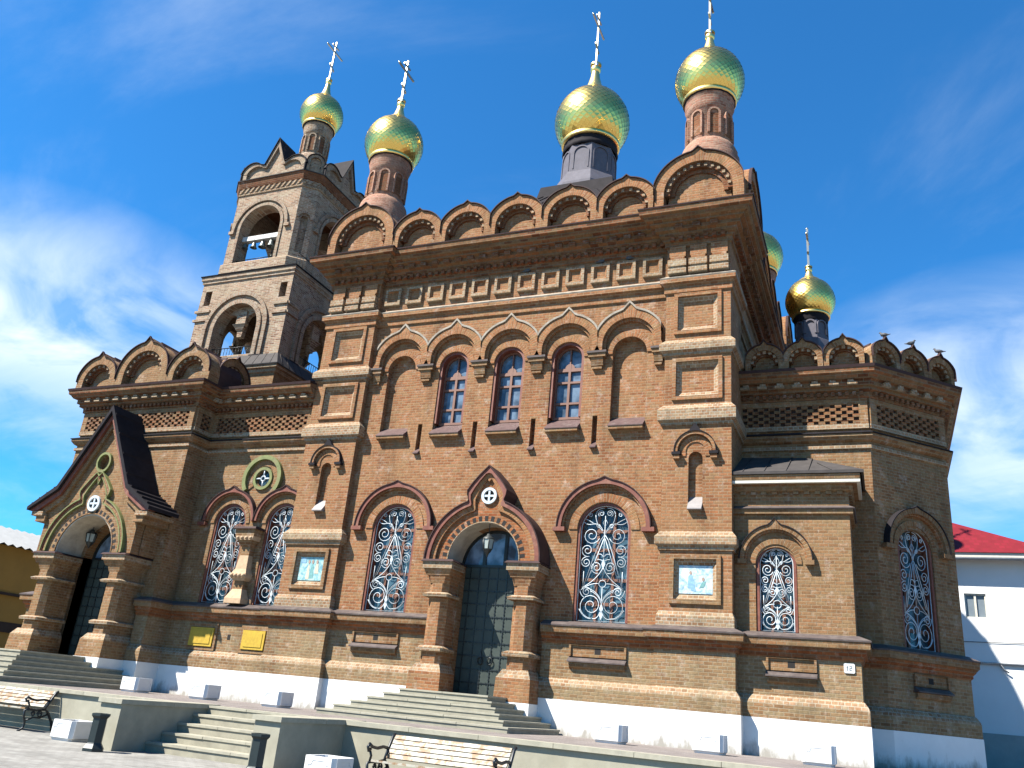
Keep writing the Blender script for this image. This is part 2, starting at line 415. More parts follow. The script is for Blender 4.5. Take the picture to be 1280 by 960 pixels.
def tilemat():
    nt, b = newmat('red_tiles')
    lk = nt.links.new
    geo = nd(nt, 'ShaderNodeNewGeometry')
    br = nd(nt, 'ShaderNodeTexBrick', inp={'Color1': (0.15, 0.010, 0.016, 1), 'Color2': (0.115, 0.008, 0.012, 1), 'Mortar': (0.12, 0.01, 0.012, 1), 'Scale': 1.0, 'Mortar Size': 0.025, 'Brick Width': 0.24, 'Row Height': 0.3})
    lk(geo.outputs['Position'], br.inputs['Vector'])
    lk(br.outputs['Color'], b.inputs['Base Color'])
    b.inputs['Roughness'].default_value = 0.7
    b.inputs['Specular IOR Level'].default_value = 0.15


tilemat()


def iconmat(name, base, tint, tint2):
    nt, b = newmat(name)
    lk = nt.links.new
    geo = nd(nt, 'ShaderNodeNewGeometry')
    n = nd(nt, 'ShaderNodeTexNoise', inp={'Scale': 7.0, 'Detail': 5.0, 'Roughness': 0.7, 'Distortion': 0.6})
    lk(geo.outputs['Position'], n.inputs['Vector'])
    cr = nd(nt, 'ShaderNodeValToRGB')
    e = cr.color_ramp.elements
    e[0].position = 0.35; e[0].color = (*tint2, 1)
    e[1].position = 0.66; e[1].color = (*base, 1)
    x = e.new(0.48); x.color = (*tint, 1)
    x = e.new(0.56); x.color = (*base, 1)
    lk(n.outputs[0], cr.inputs[0]); lk(cr.outputs[0], b.inputs['Base Color'])
    b.inputs['Roughness'].default_value = 0.35


iconmat('icon_green', (0.30, 0.42, 0.40), (0.18, 0.32, 0.32), (0.09, 0.20, 0.26))
iconmat('icon_white', (0.42, 0.45, 0.45), (0.30, 0.39, 0.42), (0.14, 0.24, 0.34))
plain('icon_robe', (0.165, 0.286, 0.407), 0.4, var=0.25, scale=14)
plain('icon_teal', (0.121, 0.248, 0.237), 0.4, var=0.25, scale=14)
plain('icon_cream', (0.396, 0.363, 0.275), 0.4, var=0.15, scale=14)
plain('icon_skin', (0.264, 0.187, 0.143), 0.4, var=0.1, scale=14)


# ---------------------------------------------------------------- mesh helpers
class Fr:
    """a wall plane: origin, horizontal axis u, outward normal n; v is up"""
    def __init__(s, o, u, n):
        s.o = Vector(o); s.u = Vector(u).normalized(); s.n = Vector(n).normalized()

    def __call__(s, u, v, d=0.0):
        return s.o + s.u * u + s.n * d + Vector((0, 0, v))


class MB:
    def __init__(s):
        s.v = []; s.f = []; s.m = []; s.uv = {}; s.smooth = set()

    def add(s, pts, faces, mi=0, uvs=None, smooth=False):
        b = len(s.v)
        s.v += [tuple(p) for p in pts]
        for k, f in enumerate(faces):
            if smooth:
                s.smooth.add(len(s.f))
            if uvs:
                s.uv[len(s.f)] = uvs[k]
            s.f.append([b + i for i in f]); s.m.append(mi)

    def box(s, F, u0, u1, v0, v1, d0, d1, mi=0):
        p = [F(u, v, d) for d in (d0, d1) for v in (v0, v1) for u in (u0, u1)]
        s.add(p, [(0, 1, 3, 2), (4, 6, 7, 5), (0, 4, 5, 1), (2, 3, 7, 6), (0, 2, 6, 4), (1, 5, 7, 3)], mi)

    def wedge(s, F, u0, u1, prof, mi=0):
        """profile [(d,v)...] extruded along u"""
        n = len(prof)
        p = [F(u0, v, d) for d, v in prof] + [F(u1, v, d) for d, v in prof]
        fs = [(i, (i + 1) % n, n + (i + 1) % n, n + i) for i in range(n)]
        fs += [tuple(range(n)), tuple(range(2 * n - 1, n - 1, -1))]
        s.add(p, fs, mi)

    def prism(s, F, loops, d0, d1, mi=0, back=True, smi=None):
        tri = tessellate_polygon([[Vector((u, v, 0)) for u, v in lp] for lp in loops])
        flat = [q for lp in loops for q in lp]
        s.add([F(u, v, d1) for u, v in flat], tri, mi)
        if back:
            s.add([F(u, v, d0) for u, v in flat], [t[::-1] for t in tri], mi)
        sm = mi if smi is None else smi
        for lp in loops:
            n = len(lp)
            s.add([F(u, v, d0) for u, v in lp] + [F(u, v, d1) for u, v in lp],
                  [(i, (i + 1) % n, n + (i + 1) % n, n + i) for i in range(n)], sm)

    def strip(s, F, inn, outp, d0, d1, mi=0, smi=None):
        """an arch band between two point rows, with uv along the arc"""
        n = len(inn)
        sm = mi if smi is None else smi
        acc = [0.0]
        for i in range(1, n):
            a = Vector(outp[i - 1]); b = Vector(outp[i])
            a2 = Vector(inn[i - 1]); b2 = Vector(inn[i])
            acc.append(acc[-1] + ((b - a).length + (b2 - a2).length) / 2)
        for i in range(n - 1):
            w0 = (Vector(outp[i]) - Vector(inn[i])).length
            w1 = (Vector(outp[i + 1]) - Vector(inn[i + 1])).length
            q = [F(*inn[i], d1), F(*inn[i + 1], d1), F(*outp[i + 1], d1), F(*outp[i], d1)]
            s.add(q, [(0, 1, 2, 3)], mi, [[(0.003, acc[i]), (0.003, acc[i + 1]), (w1, acc[i + 1]), (w0, acc[i])]])
            th = d1 - d0
            for row in (inn, outp):
                q = [F(*row[i], d0), F(*row[i + 1], d0), F(*row[i + 1], d1), F(*row[i], d1)]
                s.add(q, [(0, 1, 2, 3)], sm, [[(0.003, acc[i]), (0.003, acc[i + 1]), (th, acc[i + 1]), (th, acc[i])]])
        for i in (0, n - 1):
            q = [F(*inn[i], d0), F(*outp[i], d0), F(*outp[i], d1), F(*inn[i], d1)]
            s.add(q, [(0, 1, 2, 3)], sm, [[(0, 0), (.1, 0), (.1, .1), (0, .1)]])

    def band(s, path, prof, mi=0, closed=False, cap=True):
        """moulding: profile [(offset,z)] swept along a plan path, outward = right of travel"""
        P = [Vector(p) for p in path]
        n = len(P)
        nor = []
        segn = n if closed else n - 1
        for i in range(segn):
            d = (P[(i + 1) % n] - P[i]).normalized()
            nor.append(Vector((d.y, -d.x)))
        off = []
        for i in range(n):
            if closed:
                a, b = nor[i - 1], nor[i]
            else:
                a = nor[max(i - 1, 0)]; b = nor[min(i, segn - 1)]
            m = (a + b)
            m = m / max(1e-6, m.dot(b)) if m.length > 1e-6 else b
            off.append(m)
        k = len(prof)
        pts = []
        for i in range(n):
            for o, z in prof:
                q = P[i] + off[i] * o
                pts.append((q.x, q.y, z))
        fs = []
        for i in range(segn):
            j = (i + 1) % n
            for a in range(k - 1):
                fs.append((i * k + a, j * k + a, j * k + a + 1, i * k + a + 1))
        if cap and not closed:
            fs.append(tuple(range(k))); fs.append(tuple((n - 1) * k + a for a in range(k - 1, -1, -1)))
        s.add(pts, fs, mi)

    def revolve(s, c, prof, n=24, mi=0, smooth=True, a0=0.0, cap=False):
        c = Vector(c)
        k = len(prof)
        pts = []
        for j in range(n):
            a = a0 + 2 * PI * j / n
            for r, z in prof:
                pts.append(c + Vector((r * math.cos(a), r * math.sin(a), z)))
        fs = []
        for j in range(n):
            j2 = (j + 1) % n
            for i in range(k - 1):
                fs.append((j * k + i, j2 * k + i, j2 * k + i + 1, j * k + i + 1))
        s.add(pts, fs, mi, smooth=smooth)
        if cap:
            s.add([c + Vector((prof[-1][0] * math.cos(a0 + 2 * PI * j / n), prof[-1][0] * math.sin(a0 + 2 * PI * j / n), prof[-1][1])) for j in range(n)], [tuple(range(n))], mi)

    def tube(s, pts, r, n=5, mi=0, smooth=True, closed=False):
        P = [Vector(p) for p in pts]
        m = len(P)
        ring = []
        prev = None
        for i in range(m):
            if closed:
                t = P[(i + 1) % m] - P[i - 1]
            else:
                t = P[min(i + 1, m - 1)] - P[max(i - 1, 0)]
            if t.length < 1e-9:
                t = Vector((0, 0, 1))
            t.normalize()
            if prev is None:
                a = t.cross(Vector((0, 0, 1)))
                if a.length < 0.05:
                    a = t.cross(Vector((0, 1, 0)))
                a.normalize()
            else:
                a = prev - t * prev.dot(t)
                if a.length < 1e-6:
                    a = t.orthogonal()
                a.normalize()
            prev = a
            b = t.cross(a)
            rr = r[i] if isinstance(r, (list, tuple)) else r
            for q in range(n):
                an = 2 * PI * q / n
                ring.append(P[i] + (a * math.cos(an) + b * math.sin(an)) * rr)
        fs = []
        for i in range(m if closed else m - 1):
            i2 = (i + 1) % m
            for q in range(n):
                q2 = (q + 1) % n
                fs.append((i * n + q, i * n + q2, i2 * n + q2, i2 * n + q))
        if not closed:
            fs.append(tuple(range(n - 1, -1, -1))); fs.append(tuple((m - 1) * n + q for q in range(n)))
        s.add(ring, fs, mi, smooth=smooth)

    def ball(s, c, r, mi=0, n=10, m=6, sc3=(1, 1, 1)):
        prof = [(max(r * math.sin(PI * i / m), 0.0005), -r * math.cos(PI * i / m)) for i in range(m + 1)]
        c = Vector(c)
        pts = []
        for j in range(n):
            a = 2 * PI * j / n
            for rr, z in prof:
                pts.append(c + Vector((rr * math.cos(a) * sc3[0], rr * math.sin(a) * sc3[1], z * sc3[2])))
        k = len(prof)
        fs = [(j * k + i, ((j + 1) % n) * k + i, ((j + 1) % n) * k + i + 1, j * k + i + 1) for j in range(n) for i in range(k - 1)]
        s.add(pts, fs, mi, smooth=True)

    def build(s, name, mats, parent=None, label=None, loc=None):
        me = bpy.data.meshes.new(name)
        o = Vector(loc) if loc is not None else Vector((0, 0, 0))
        me.from_pydata([tuple(Vector(p) - o) for p in s.v], [], s.f)
        if isinstance(mats, str):
            mats = [mats]
        for m in mats:
            me.materials.append(M[m])
        me.polygons.foreach_set('material_index', s.m)
        if s.smooth:
            me.polygons.foreach_set('use_smooth', [i in s.smooth for i in range(len(s.f))])
        if s.uv:
            uvl = me.uv_layers.new(name='UVMap')
            for p in me.polygons:
                if p.index in s.uv:
                    for li, q in zip(p.loop_indices, s.uv[p.index]):
                        uvl.data[li].uv = q
        me.update()
        bm = bmesh.new(); bm.from_mesh(me)
        bmesh.ops.remove_doubles(bm, verts=bm.verts, dist=2e-4)
        bmesh.ops.recalc_face_normals(bm, faces=bm.faces)
        bm.to_mesh(me); bm.free()
        ob = bpy.data.objects.new(name, me)
        C.objects.link(ob)
        ob.location = o
        if parent:
            ob.parent = parent
            # keep world placement under parents that sit away from the origin
            pl = Vector((0, 0, 0)); q = parent
            while q:
                pl += q.location; q = q.parent
            ob.location = o - pl
        if label:
            ob['label'] = label
        return ob


def tag(o, label=None, cat=None, group=None, kind=None):
    if label: o['label'] = label
    if cat: o['category'] = cat
    if group: o['group'] = group
    if kind: o['kind'] = kind
    return o


def empty(name, loc, label, cat, group=None):
    o = bpy.data.objects.new(name, None)
    C.objects.link(o)
    o.location = loc
    o.empty_display_size = 0.2
    return tag(o, label, cat, group)


def copy_tree(o, parent=None):
    c = o.copy(); C.objects.link(c); c.parent = parent
    for ch in list(o.children):
        copy_tree(ch, c)
    return c


def arc(cx, cz, r, a0, a1, n=20):
    return [(cx + r * math.cos(math.radians(a0 + (a1 - a0) * i / n)), cz + r * math.sin(math.radians(a0 + (a1 - a0) * i / n))) for i in range(n + 1)]


def arch_loop(cx, hw, z0, zs, n=18):
    """round-headed opening outline"""
    return [(cx - hw, z0), (cx + hw, z0)] + arc(cx, zs, hw, 0, 180, n)


def ogee(cx, cz, r, tip, n=32, foot=0.0, clampu=None, w=13.0):
    """semicircle row left to right with a small pointed tip"""
    pts = []
    if foot:
        pts.append((cx - r, cz - foot))
    for i in range(n + 1):
        a = 180 - 180.0 * i / n
        rr = r
        e = abs(a - 90) / w
        if e < 1:
            rr = r + tip * (1 - e) ** 1.25
        u = cx + rr * math.cos(math.radians(a)); v = cz + rr * math.sin(math.radians(a))
        if clampu:
            u = max(cx - clampu, min(cx + clampu, u))
        pts.append((u, v))
    if foot:
        pts.append((cx + r, cz - foot))
    return pts


def rarc(cx, cz, r, n=32, foot=0.0):
    return ogee(cx, cz, r, 0, n, foot)


def rect(u0, u1, v0, v1):
    return [(u0, v0), (u1, v0), (u1, v1), (u0, v1)]


# ================================================================ GROUND
mb = MB()
mb.add([(-3000, -3000, -0.85), (3000, -3000, -0.85), (3000, 3000, -0.85), (-3000, 3000, -0.85)], [(0, 1, 2, 3)])
tag(mb.build('plaza', 'paving_plaza'), 'grey pink paved plaza in front of the terrace', None, None, 'structure')
WY = -5.9     # face of the retaining wall
SX0, SX1 = -3.2, -0.22   # plaza stairs between the cheek walls
mb = MB()
zt = 0.0
mb.add([(-90, WY + .3, zt), (SX0, WY + .3, zt), (SX0, -5.3, zt), (SX1, -5.3, zt), (SX1, WY + .3, zt), (90, WY + .3, zt), (90, 90, zt), (-90, 90, zt)],
       [(0, 1, 2, 7), (2, 3, 6, 7), (3, 4, 5, 6)])
mb.add([(SX0, -5.3, zt), (SX1, -5.3, zt), (SX1, -5.3, -.85), (SX0, -5.3, -.85)], [(0, 1, 2, 3)])
tag(mb.build('terrace', 'paving_terrace'), 'raised paved terrace around the church', None, None, 'structure')

FG = Fr((0, 0, 0), (1, 0, 0), (0, -1, 0))      # generic frame, d = -Y


def wallrun(x0, x1, cheek, label):
    """retaining wall run with its cheek wall beside the stairs"""
    o = empty('retaining_wall', ((x0 + x1) / 2, WY, -0.85), label, 'wall')
    m = MB()
    m.box(FG, x0, x1, -0.85, -0.07, -WY - 0.28, -WY)
    c0, c1 = cheek
    m.box(FG, c0, c1, -0.85, -0.072, 5.3, 7.8)
    m.build('wall', 'wall_plaster', o)
    m = MB()
    # coping slabs with narrow joints
    x = x0
    while x < x1 - 0.05:
        w = min(1.35, x1 - x)
        m.box(FG, x + .004, x + w - .004, -0.068, 0.006 + random.uniform(-.002, .004), -WY - 0.33, -WY + 0.06)
        x += w
    m.box(FG, c0 - .035, c1 + .035, -0.070, 0.012, 5.25, 6.55)
    m.box(FG, c0 - .035, c1 + .035, -0.070, 0.010, 6.558, 7.85)
    m.build('coping', 'coping', o)
    return o


wallrun(-40, SX0 - .5, (SX0 - .5, SX0), 'grey plastered retaining wall with stone coping left of the plaza stairs')
wallrun(SX1 + .52, 40, (SX1, SX1 + .52), 'grey plastered retaining wall with stone coping right of the plaza stairs')

st = empty('plaza_stairs', ((SX0 + SX1) / 2, -7.0, -.85), 'five low concrete steps from the plaza up between two cheek walls', 'stairs')
for i in range(5):
    m = MB()
    y0 = -7.05 + i * 0.36
    z1 = -0.85 + 0.17 * (i + 1) - (0.004 if i == 4 else 0)
    m.box(FG, SX0 + .003, SX1 - .003, z1 - 0.17, z1 - .045, -(y0 + 0.02) - .36 - .1, -(y0 + .02))
    for q in range(3):
        e = random.uniform(-.004, .004); sw = (SX1 - SX0 - .006) / 3
        m.box(FG, SX0 + .003 + q * sw + .004, SX0 + .003 + (q + 1) * sw - .004, z1 - 0.045, z1 + e * .4 - .002, -(y0) - .40, -y0 + e, 1)
    m.build('step', ['stone_step', 'coping'], st)

# ================================================================ CHURCH
church = empty('church', (0, 6, 0), 'red brick church with gold onion domes, bell tower and scalloped arched gables', 'church')


def part(name, mb_, mats, parent=church, label=None):
    return mb_.build(name, mats, parent, label)


F0 = Fr((0, 0.2, 0), (1, 0, 0), (0, -1, 0))          # main wall plane
FP = Fr((0, 0.0, 0), (1, 0, 0), (0, -1, 0))          # pilaster plane
FB = Fr((0, -0.65, 0), (1, 0, 0), (0, -1, 0))        # west bay plane
FS = Fr((0, 1.8, 0), (1, 0, 0), (0, -1, 0))          # apse south face
FX = Fr((0, 0.35, 0), (1, 0, 0), (0, -1, 0))         # annex
FA = Fr((9.42, 1.8, 0), (1, 1, 0), (1, -1, 0))       # apse south east facet (length 2.51)
FE = Fr((6.1, 0, 0), (0, 1, 0), (1, 0, 0))           # main east wall
FW = Fr((-6.4, 0, 0), (0, -1, 0), (-1, 0, 0))        # main west wall
YB = 12.2
SC_ = 0.05
ARC = [SC_ + 1.77 * k for k in (-2, -1, 0, 1, 2)]
WIN_LO = (-3.0, 3.11)
PXC = 0.10            # portal centre

# ---------------- main block walls
m = MB()
holes = []
for k, cx in enumerate(ARC):
    holes.append(arch_loop(cx, 0.475, 7.585, 9.70))
for k in range(4):
    cx = (ARC[k] + ARC[k + 1]) / 2
    holes.append(rect(cx - .07, cx + .07, 7.12, 7.95))
for cx in WIN_LO:
    holes.append(arch_loop(cx, 0.70, 2.56, 4.87))
holes.append(arch_loop(PXC - .05, 0.98, 0.6, 3.92))
m.prism(F0, [rect(-6.38, 6.1, 0.05, 13.62)] + holes, -0.45, 0.0, 0, back=False)
m.box(FG, 5.6, 6.1, 0.05, 13.6, -YB, -.65)                      # east wall
m.box(FG, -6.4, -5.9, 0.05, 13.6, -YB, -.65)                    # west wall
m.box(FG, -5.9, 5.6, 0.05, 13.6, -YB, -YB + .5)                 # north wall
m.box(FG, -5.89, 5.59, 13.3, 13.55, -YB + .51, -.66, 1)         # ceiling
m.box(FG, -5.89, 5.59, 6.2, 6.4, -YB + .51, -.66, 1)
part('wall', m, ['brick_red', 'interior'])

PATH_MAIN = [(-6.4, YB), (-6.4, 0), (-4.6, 0), (-4.6, .2), (4.6, .2), (4.6, 0), (6.3, 0), (6.3, 1.75), (6.1, 1.75), (6.1, YB)]
PATH_FRONT = [(-6.4, .2), (-6.4, 0), (-4.6, 0), (-4.6, .2), (4.6, .2), (4.6, 0), (6.3, 0), (6.3, .35)]
PATH_WEST = [(-15.35, 11.8), (-15.35, -.65), (-10.4, -.65), (-10.4, .2), (-6.4, .2)]
PATH_APSE = [(6.1, 1.8), (9.42, 1.8), (11.2, 3.58), (11.2, 8.6), (9.42, 10.38), (6.1, 10.38)]
PATH_ANNEX = [(6.1, .35), (8.88, .35), (8.88, 1.8)]


def split_front():
    """front path broken where the portal stands"""
    return [[(-6.4, .2), (-6.4, 0), (-4.6, 0), (-4.6, .2), (PXC - 1.55, .2)], [(PXC + 1.6, .2), (4.6, .2), (4.6, 0), (6.3, 0), (6.3, .35)]]


def base_courses(paths, tan='brick_olive'):
    """white plinth, brick plinth, dado mouldings and the metal covered ledge"""
    a = MB(); b = MB(); c = MB(); l = MB()
    for p in paths:
        a.band(p, [(.0, -.02), (.205, -.02), (.20, .78), (0, .78)])
        b.band(p, [(.0, .784), (.19, .784), (.19, 1.08)], 0, cap=False)
        b.band(p, [(.19, 1.08), (.17, 1.14), (.10, 1.24), (.07, 1.26)], 1, cap=False)
        b.band(p, [(.07, 1.26), (.07, 2.06)], 0, cap=False)
        c.band(p, [(.07, 2.06), (.12, 2.10), (.12, 2.17), (.19, 2.22), (.19, 2.30)], 0, cap=False)
        c.band(p, [(.19, 2.30), (.27, 2.31), (.28, 2.47), (.0, 2.47)], 1)
        l.band(p, [(.30, 2.455), (.305, 2.49), (.05, 2.60), (-.03, 2.60)], 0)
    part('plinth', a, 'whitewash')
    part('dado', b, [tan, 'brick_moulding'])
    part('ledge', c, ['brick_orange', 'brick_tan'])
    part('ledge_cover', l, 'ledge_metal')


for p_ in split_front():
    base_courses([p_])
for p_ in ([(-15.35, 11.8), (-15.35, -.65), (-14.5, -.65)], [(-10.8, -.65), (-10.4, -.65), (-10.4, .2), (-6.4, .2)]):
    base_courses([p_])
base_courses([PATH_ANNEX])
base_courses([[(8.88, 1.8)] + PATH_APSE[1:]])

# basement niches in the dado: metal sill on a brick shelf, with a vent hole
for F, cx in ((F0, -3.05), (F0, 3.13), (FX, 7.52), (FA, 1.27)):
    m = MB()
    w = .66 if F is F0 else .48
    m.box(F, cx - w, cx + w, 1.66, 2.05, .071, .076, 1)          # shaded back seen in the niche
    m.wedge(F, cx - w - .03, cx + w + .03, [(.07, 1.50), (.15, 1.55), (.15, 1.64), (.07, 1.64)], 0)
    m.wedge(F, cx - w - .06, cx + w + .06, [(.07, 1.645), (.22, 1.645), (.22, 1.675), (.07, 1.78)], 2)
    m.box(F, cx - .075, cx + .075, 1.85, 1.98, .0765, .079, 3)
    m.prism(F, [rect(cx - w - .05, cx + w + .05, 1.78, 2.045), rect(cx - w, cx + w, 1.781, 2.04)], .0705, .125, 0)
    part('basement_niche', m, ['brick_tan', 'brick_tan', 'ledge_metal', 'interior'])

# ---------------- pilasters
def panel(m, F, u0, u1, v0, v1, mi=0, mi2=0):
    """raised brick frame, a groove, an inner frame and a sunk field"""
    m.prism(F, [rect(u0, u1, v0, v1), rect(u0 + .10, u1 - .10, v0 + .10, v1 - .10)], -.10, .055, mi)
    a, b, c, d = u0 + .105, u1 - .105, v0 + .105, v1 - .105
    k = .13
    pts = [F(*q, .0) for q in rect(a, b, c, d)] + [F(*q, -.085) for q in rect(a + k, b - k, c + k, d - k)]
    m.add(pts, [(0, 1, 5, 4), (1, 2, 6, 5), (2, 3, 7, 6), (3, 0, 4, 7)], mi2)
    m.add([F(*q, -.085) for q in rect(a + k, b - k, c + k, d - k)], [(0, 1, 2, 3)], mi)


for s, (u0, u1) in ((-1, (-6.4, -4.6)), (1, (4.6, 6.3))):
    cx = (u0 + u1) / 2 + (0.03 if s < 0 else 0.0)
    P1 = rect(cx - .62, cx + .62, 10.02, 11.22)
    P2 = rect(cx - .64, cx + .64, 8.17, 9.33)
    P3 = rect(cx - .60, cx + .60, 3.10, 4.24)
    N = arch_loop(cx - .02, .175, 5.325, 6.62, 10)
    m = MB()
    ins = lambda R_: [(R_[0][0] + .04, R_[0][1] + .04), (R_[1][0] - .04, R_[1][1] + .04), (R_[2][0] - .04, R_[2][1] - .04), (R_[3][0] + .04, R_[3][1] - .04)]
    m.prism(FP, [rect(u0, u1, 2.5, 13.3), ins(P1), ins(P2), ins(P3), N], -.199, 0, 0, back=False)
    if s > 0:
        m.box(FG, 6.105, 6.299, .1, 13.3, -1.75, -.005)       # return of the corner pilaster
    m.add([FP(*q, -.16) for q in rect(cx - .25, cx + .2, 5.3, 6.9)], [(0, 1, 2, 3)], 0)
    part('pilaster', m, 'brick_red')
    for R_ in (P1, P2):
        m = MB()
        panel(m, FP, R_[0][0], R_[1][0], R_[0][1], R_[2][1], 0, 1)
        part('panel_frame', m, ['brick_red', 'brick_moulding'])
    # icon panel: frame round a tiled picture
    m = MB()
    panel(m, FP, P3[0][0], P3[1][0], P3[0][1], P3[2][1], 0, 1)
    pf = part('picture_frame', m, ['brick_tan', 'brick_moulding'])
    m = MB()
    a, b, c, d = cx - .395, cx + .395, 3.345, 4.0
    m.box(FP, a, b, c, d, -.10, -.062, 0)
    dd = -.060
    def blob(us, mi):
        global dd
        dd += .0012
        m.add([FP(cx + u * .395, c + v * (d - c), dd) for u, v in us], [tuple(range(len(us)))], mi)
    if s < 0:
        blob([(-.35, .05), (-.05, .05), (-.12, .6), (-.2, .72), (-.28, .6)], 3)
        blob([(-.05, .1), (.3, .1), (.22, .62), (.12, .72), (.02, .62)], 2)
        blob([(.35, .3), (.7, .3), (.62, .72), (.5, .8), (.4, .7)], 3)
        blob([(-.9, .75), (-.45, .75), (-.5, .95), (-.85, .97)], 1)
        for q in (-.2, .12, .5):
            blob([(q + .09 * math.cos(t * PI / 4), .8 + .09 * math.sin(t * PI / 4)) for t in range(8)], 4)
    else:
        blob([(-.48, .2), (-.12, .2), (-.18, .62), (-.28, .7), (-.42, .62)], 1)
        blob([(-.28, .12), (.02, .08), (-.1, .5), (-.2, .55)], 1)
        blob([(.2, .2), (.5, .25), (.62, .45), (.4, .42)], 2)
        for q, w in ((-.3, .74), (.45, .52)):
            blob([(q + .08 * math.cos(t * PI / 4), w + .07 * math.sin(t * PI / 4)) for t in range(8)], 4)
    m.build('picture', ['icon_green' if s < 0 else 'icon_white', 'icon_robe', 'icon_teal', 'icon_cream', 'icon_skin'], pf,
            'pale green tiled picture of robed figures' if s < 0 else 'white tiled picture with a blue robed figure')
    # niche hood and sill
    m = MB()
    hc = cx - .02
    m.strip(FP, rarc(hc, 6.80, .43, 24, .06), ogee(hc, 6.80, .505, .17, 24, .06, w=17), 0, .11, 1)
    m.strip(FP, rarc(hc, 6.80, .24, 24, .12), rarc(hc, 6.80, .40, 24, .12), 0, .025, 0)
    m.strip(FP, rarc(hc, 6.80, .506, 24, .06), ogee(hc, 6.80, .525, .18, 24, .06, w=17), 0, .135, 2)
    for t in (-1, 1):
        m.box(FP, hc + t * .46 - .11, hc + t * .46 + .11, 6.70, 6.77, 0, .15, 2)
        m.box(FP, hc + t * .46 - .08, hc + t * .46 + .08, 6.60, 6.695, 0, .12, 1)
    nh = part('niche_hood', m, ['brick_arch', 'brick_red', 'roof_dark'])
    m = MB()
    m.wedge(FP, hc - .172, hc + .172, [(-.158, 5.68), (.13, 5.345), (.13, 5.32), (-.0, 5.315), (-.158, 5.315)], 0)
    part('niche_sill', m, 'pale_metal')

PIL_L = [(-6.4, .19), (-6.4, 0), (-4.6, 0), (-4.6, .19)]
PIL_R = [(4.6, .19), (4.6, 0), (6.3, 0), (6.3, 1.75), (6.11, 1.75)]
for p in (PIL_L, PIL_R):
    for z0, z1, dd_ in ((9.46, 9.74, .13), (7.54, 7.92, .13), (4.40, 4.68, .12)):
        m = MB()
        m.band(p, [(0, z0 - .06), (.05, z0 - .05), (.05, z0 + .02), (dd_, z0 + .08), (dd_, z1 - .02), (0, z1 + .13)], 0)
        part('pilaster_moulding', m, 'brick_moulding')
    m = MB()
    m.band(p, [(0, 2.6), (.05, 2.6), (.05, 2.82), (0, 2.93)], 0)
    part('pilaster_base', m, 'brick_moulding')

# ---------------- string course under the frieze, square frames, baluster row
m = MB()
m.band(PATH_MAIN, [(0, 11.24), (.05, 11.25), (.05, 11.44), (.10, 11.49), (.15, 11.52), (.15, 11.66), (0, 11.78)], 0)
m.band(PATH_MAIN, [(.152, 11.63), (.165, 11.665), (.152, 11.675), (0, 11.79)], 1)
part('string_course', m, ['brick_red', 'pale_cap'])
for k in range(12):
    cx = -4.18 + .758 * k
    if cx > 4.5:
        break
    m = MB()
    m.prism(F0, [rect(cx - .275, cx + .275, 11.95, 12.53), rect(cx - .19, cx + .19, 12.05, 12.45)], 0, .085, 0)
    m.add([F0(*q, .08) for q in rect(cx - .185, cx + .185, 12.05, 12.44)] + [F0(*q, .01) for q in rect(cx - .13, cx + .13, 12.11, 12.40)],
          [(0, 1, 5, 4), (1, 2, 6, 5), (2, 3, 7, 6), (3, 0, 4, 7)], 1)
    part('square_frame', m, ['brick_moulding', 'brick_red'])
for xs in ((-6.1, -5.5, -4.9), (4.9, 5.46, 6.02)):
    for cx in xs:
        m = MB()
        for z0, z1, w, d in ((11.80, 11.95, .25, .16), (11.95, 12.02, .20, .12), (12.02, 12.22, .245, .15), (12.22, 12.33, .19, .11), (12.33, 12.66, .22, .09)):
            m.box(FP, cx - w, cx + w, z0 + .001, z1, 0, d, 0 if z1 < 12.3 else 1)
        part('baluster', m, ['brick_moulding', 'brick_red'])

# ---------------- main cornice
def dentils(m, path, d0, d1, z0, z1, w, gap, mi=0):
    for a, b in zip(path[:-1], path[1:]):
        a = Vector(a); b = Vector(b)
        L_ = (b - a).length
        if L_ < w * 1.5:
            continue
        d = (b - a).normalized()
        F = Fr((a.x, a.y, 0), (d.x, d.y, 0), (d.y, -d.x, 0))
        n = max(1, int((L_ - gap) / (w + gap)))
        sp = (L_ - n * w) / (n + 1)
        for i in range(n):
            u = sp + i * (w + sp)
            m.box(F, u, u + w, z0, z1, d0, d1, mi)


m = MB()
m.band(PATH_MAIN, [(0, 12.62), (.06, 12.66), (.06, 12.80), (.11, 12.83), (.11, 12.92)], 0, cap=False)
m.band(PATH_MAIN, [(.11, 12.92), (.20, 12.95), (.20, 13.04), (.30, 13.08), (.30, 13.18), (.42, 13.22), (.42, 13.28), (.55, 13.33), (.56, 13.40), (.66, 13.44), (.68, 13.60), (.0, 13.60)], 0, cap=False)
dentils(m, PATH_MAIN, .10, .20, 12.80, 12.92, .11, .11, 1)
dentils(m, PATH_MAIN, .29, .40, 13.07, 13.18, .20, .20, 1)
part('cornice', m, ['brick_cornice', 'brick_dark'])
m = MB()
m.band(PATH_MAIN, [(.70, 13.585), (.71, 13.625), (-.35, 13.82), (-.6, 13.82)], 0)
part('cornice_cover', m, 'roof_brown')

# ---------------- upper arcade
def corbel(m, F, cx, zt_, w, mi=0, mi2=1):
    m.box(F, cx - w, cx + w, zt_ - .06, zt_, 0, .20, mi2)
    m.box(F, cx - w + .03, cx + w - .03, zt_ - .17, zt_ - .061, 0, .165, mi)
    m.wedge(F, cx - w * .62, cx + w * .62, [(0, zt_ - .44), (.08, zt_ - .40), (.14, zt_ - .171), (0, zt_ - .171)], mi)
    m.box(F, cx - w * .5, cx + w * .5, zt_ - .50, zt_ - .441, 0, .09, mi)


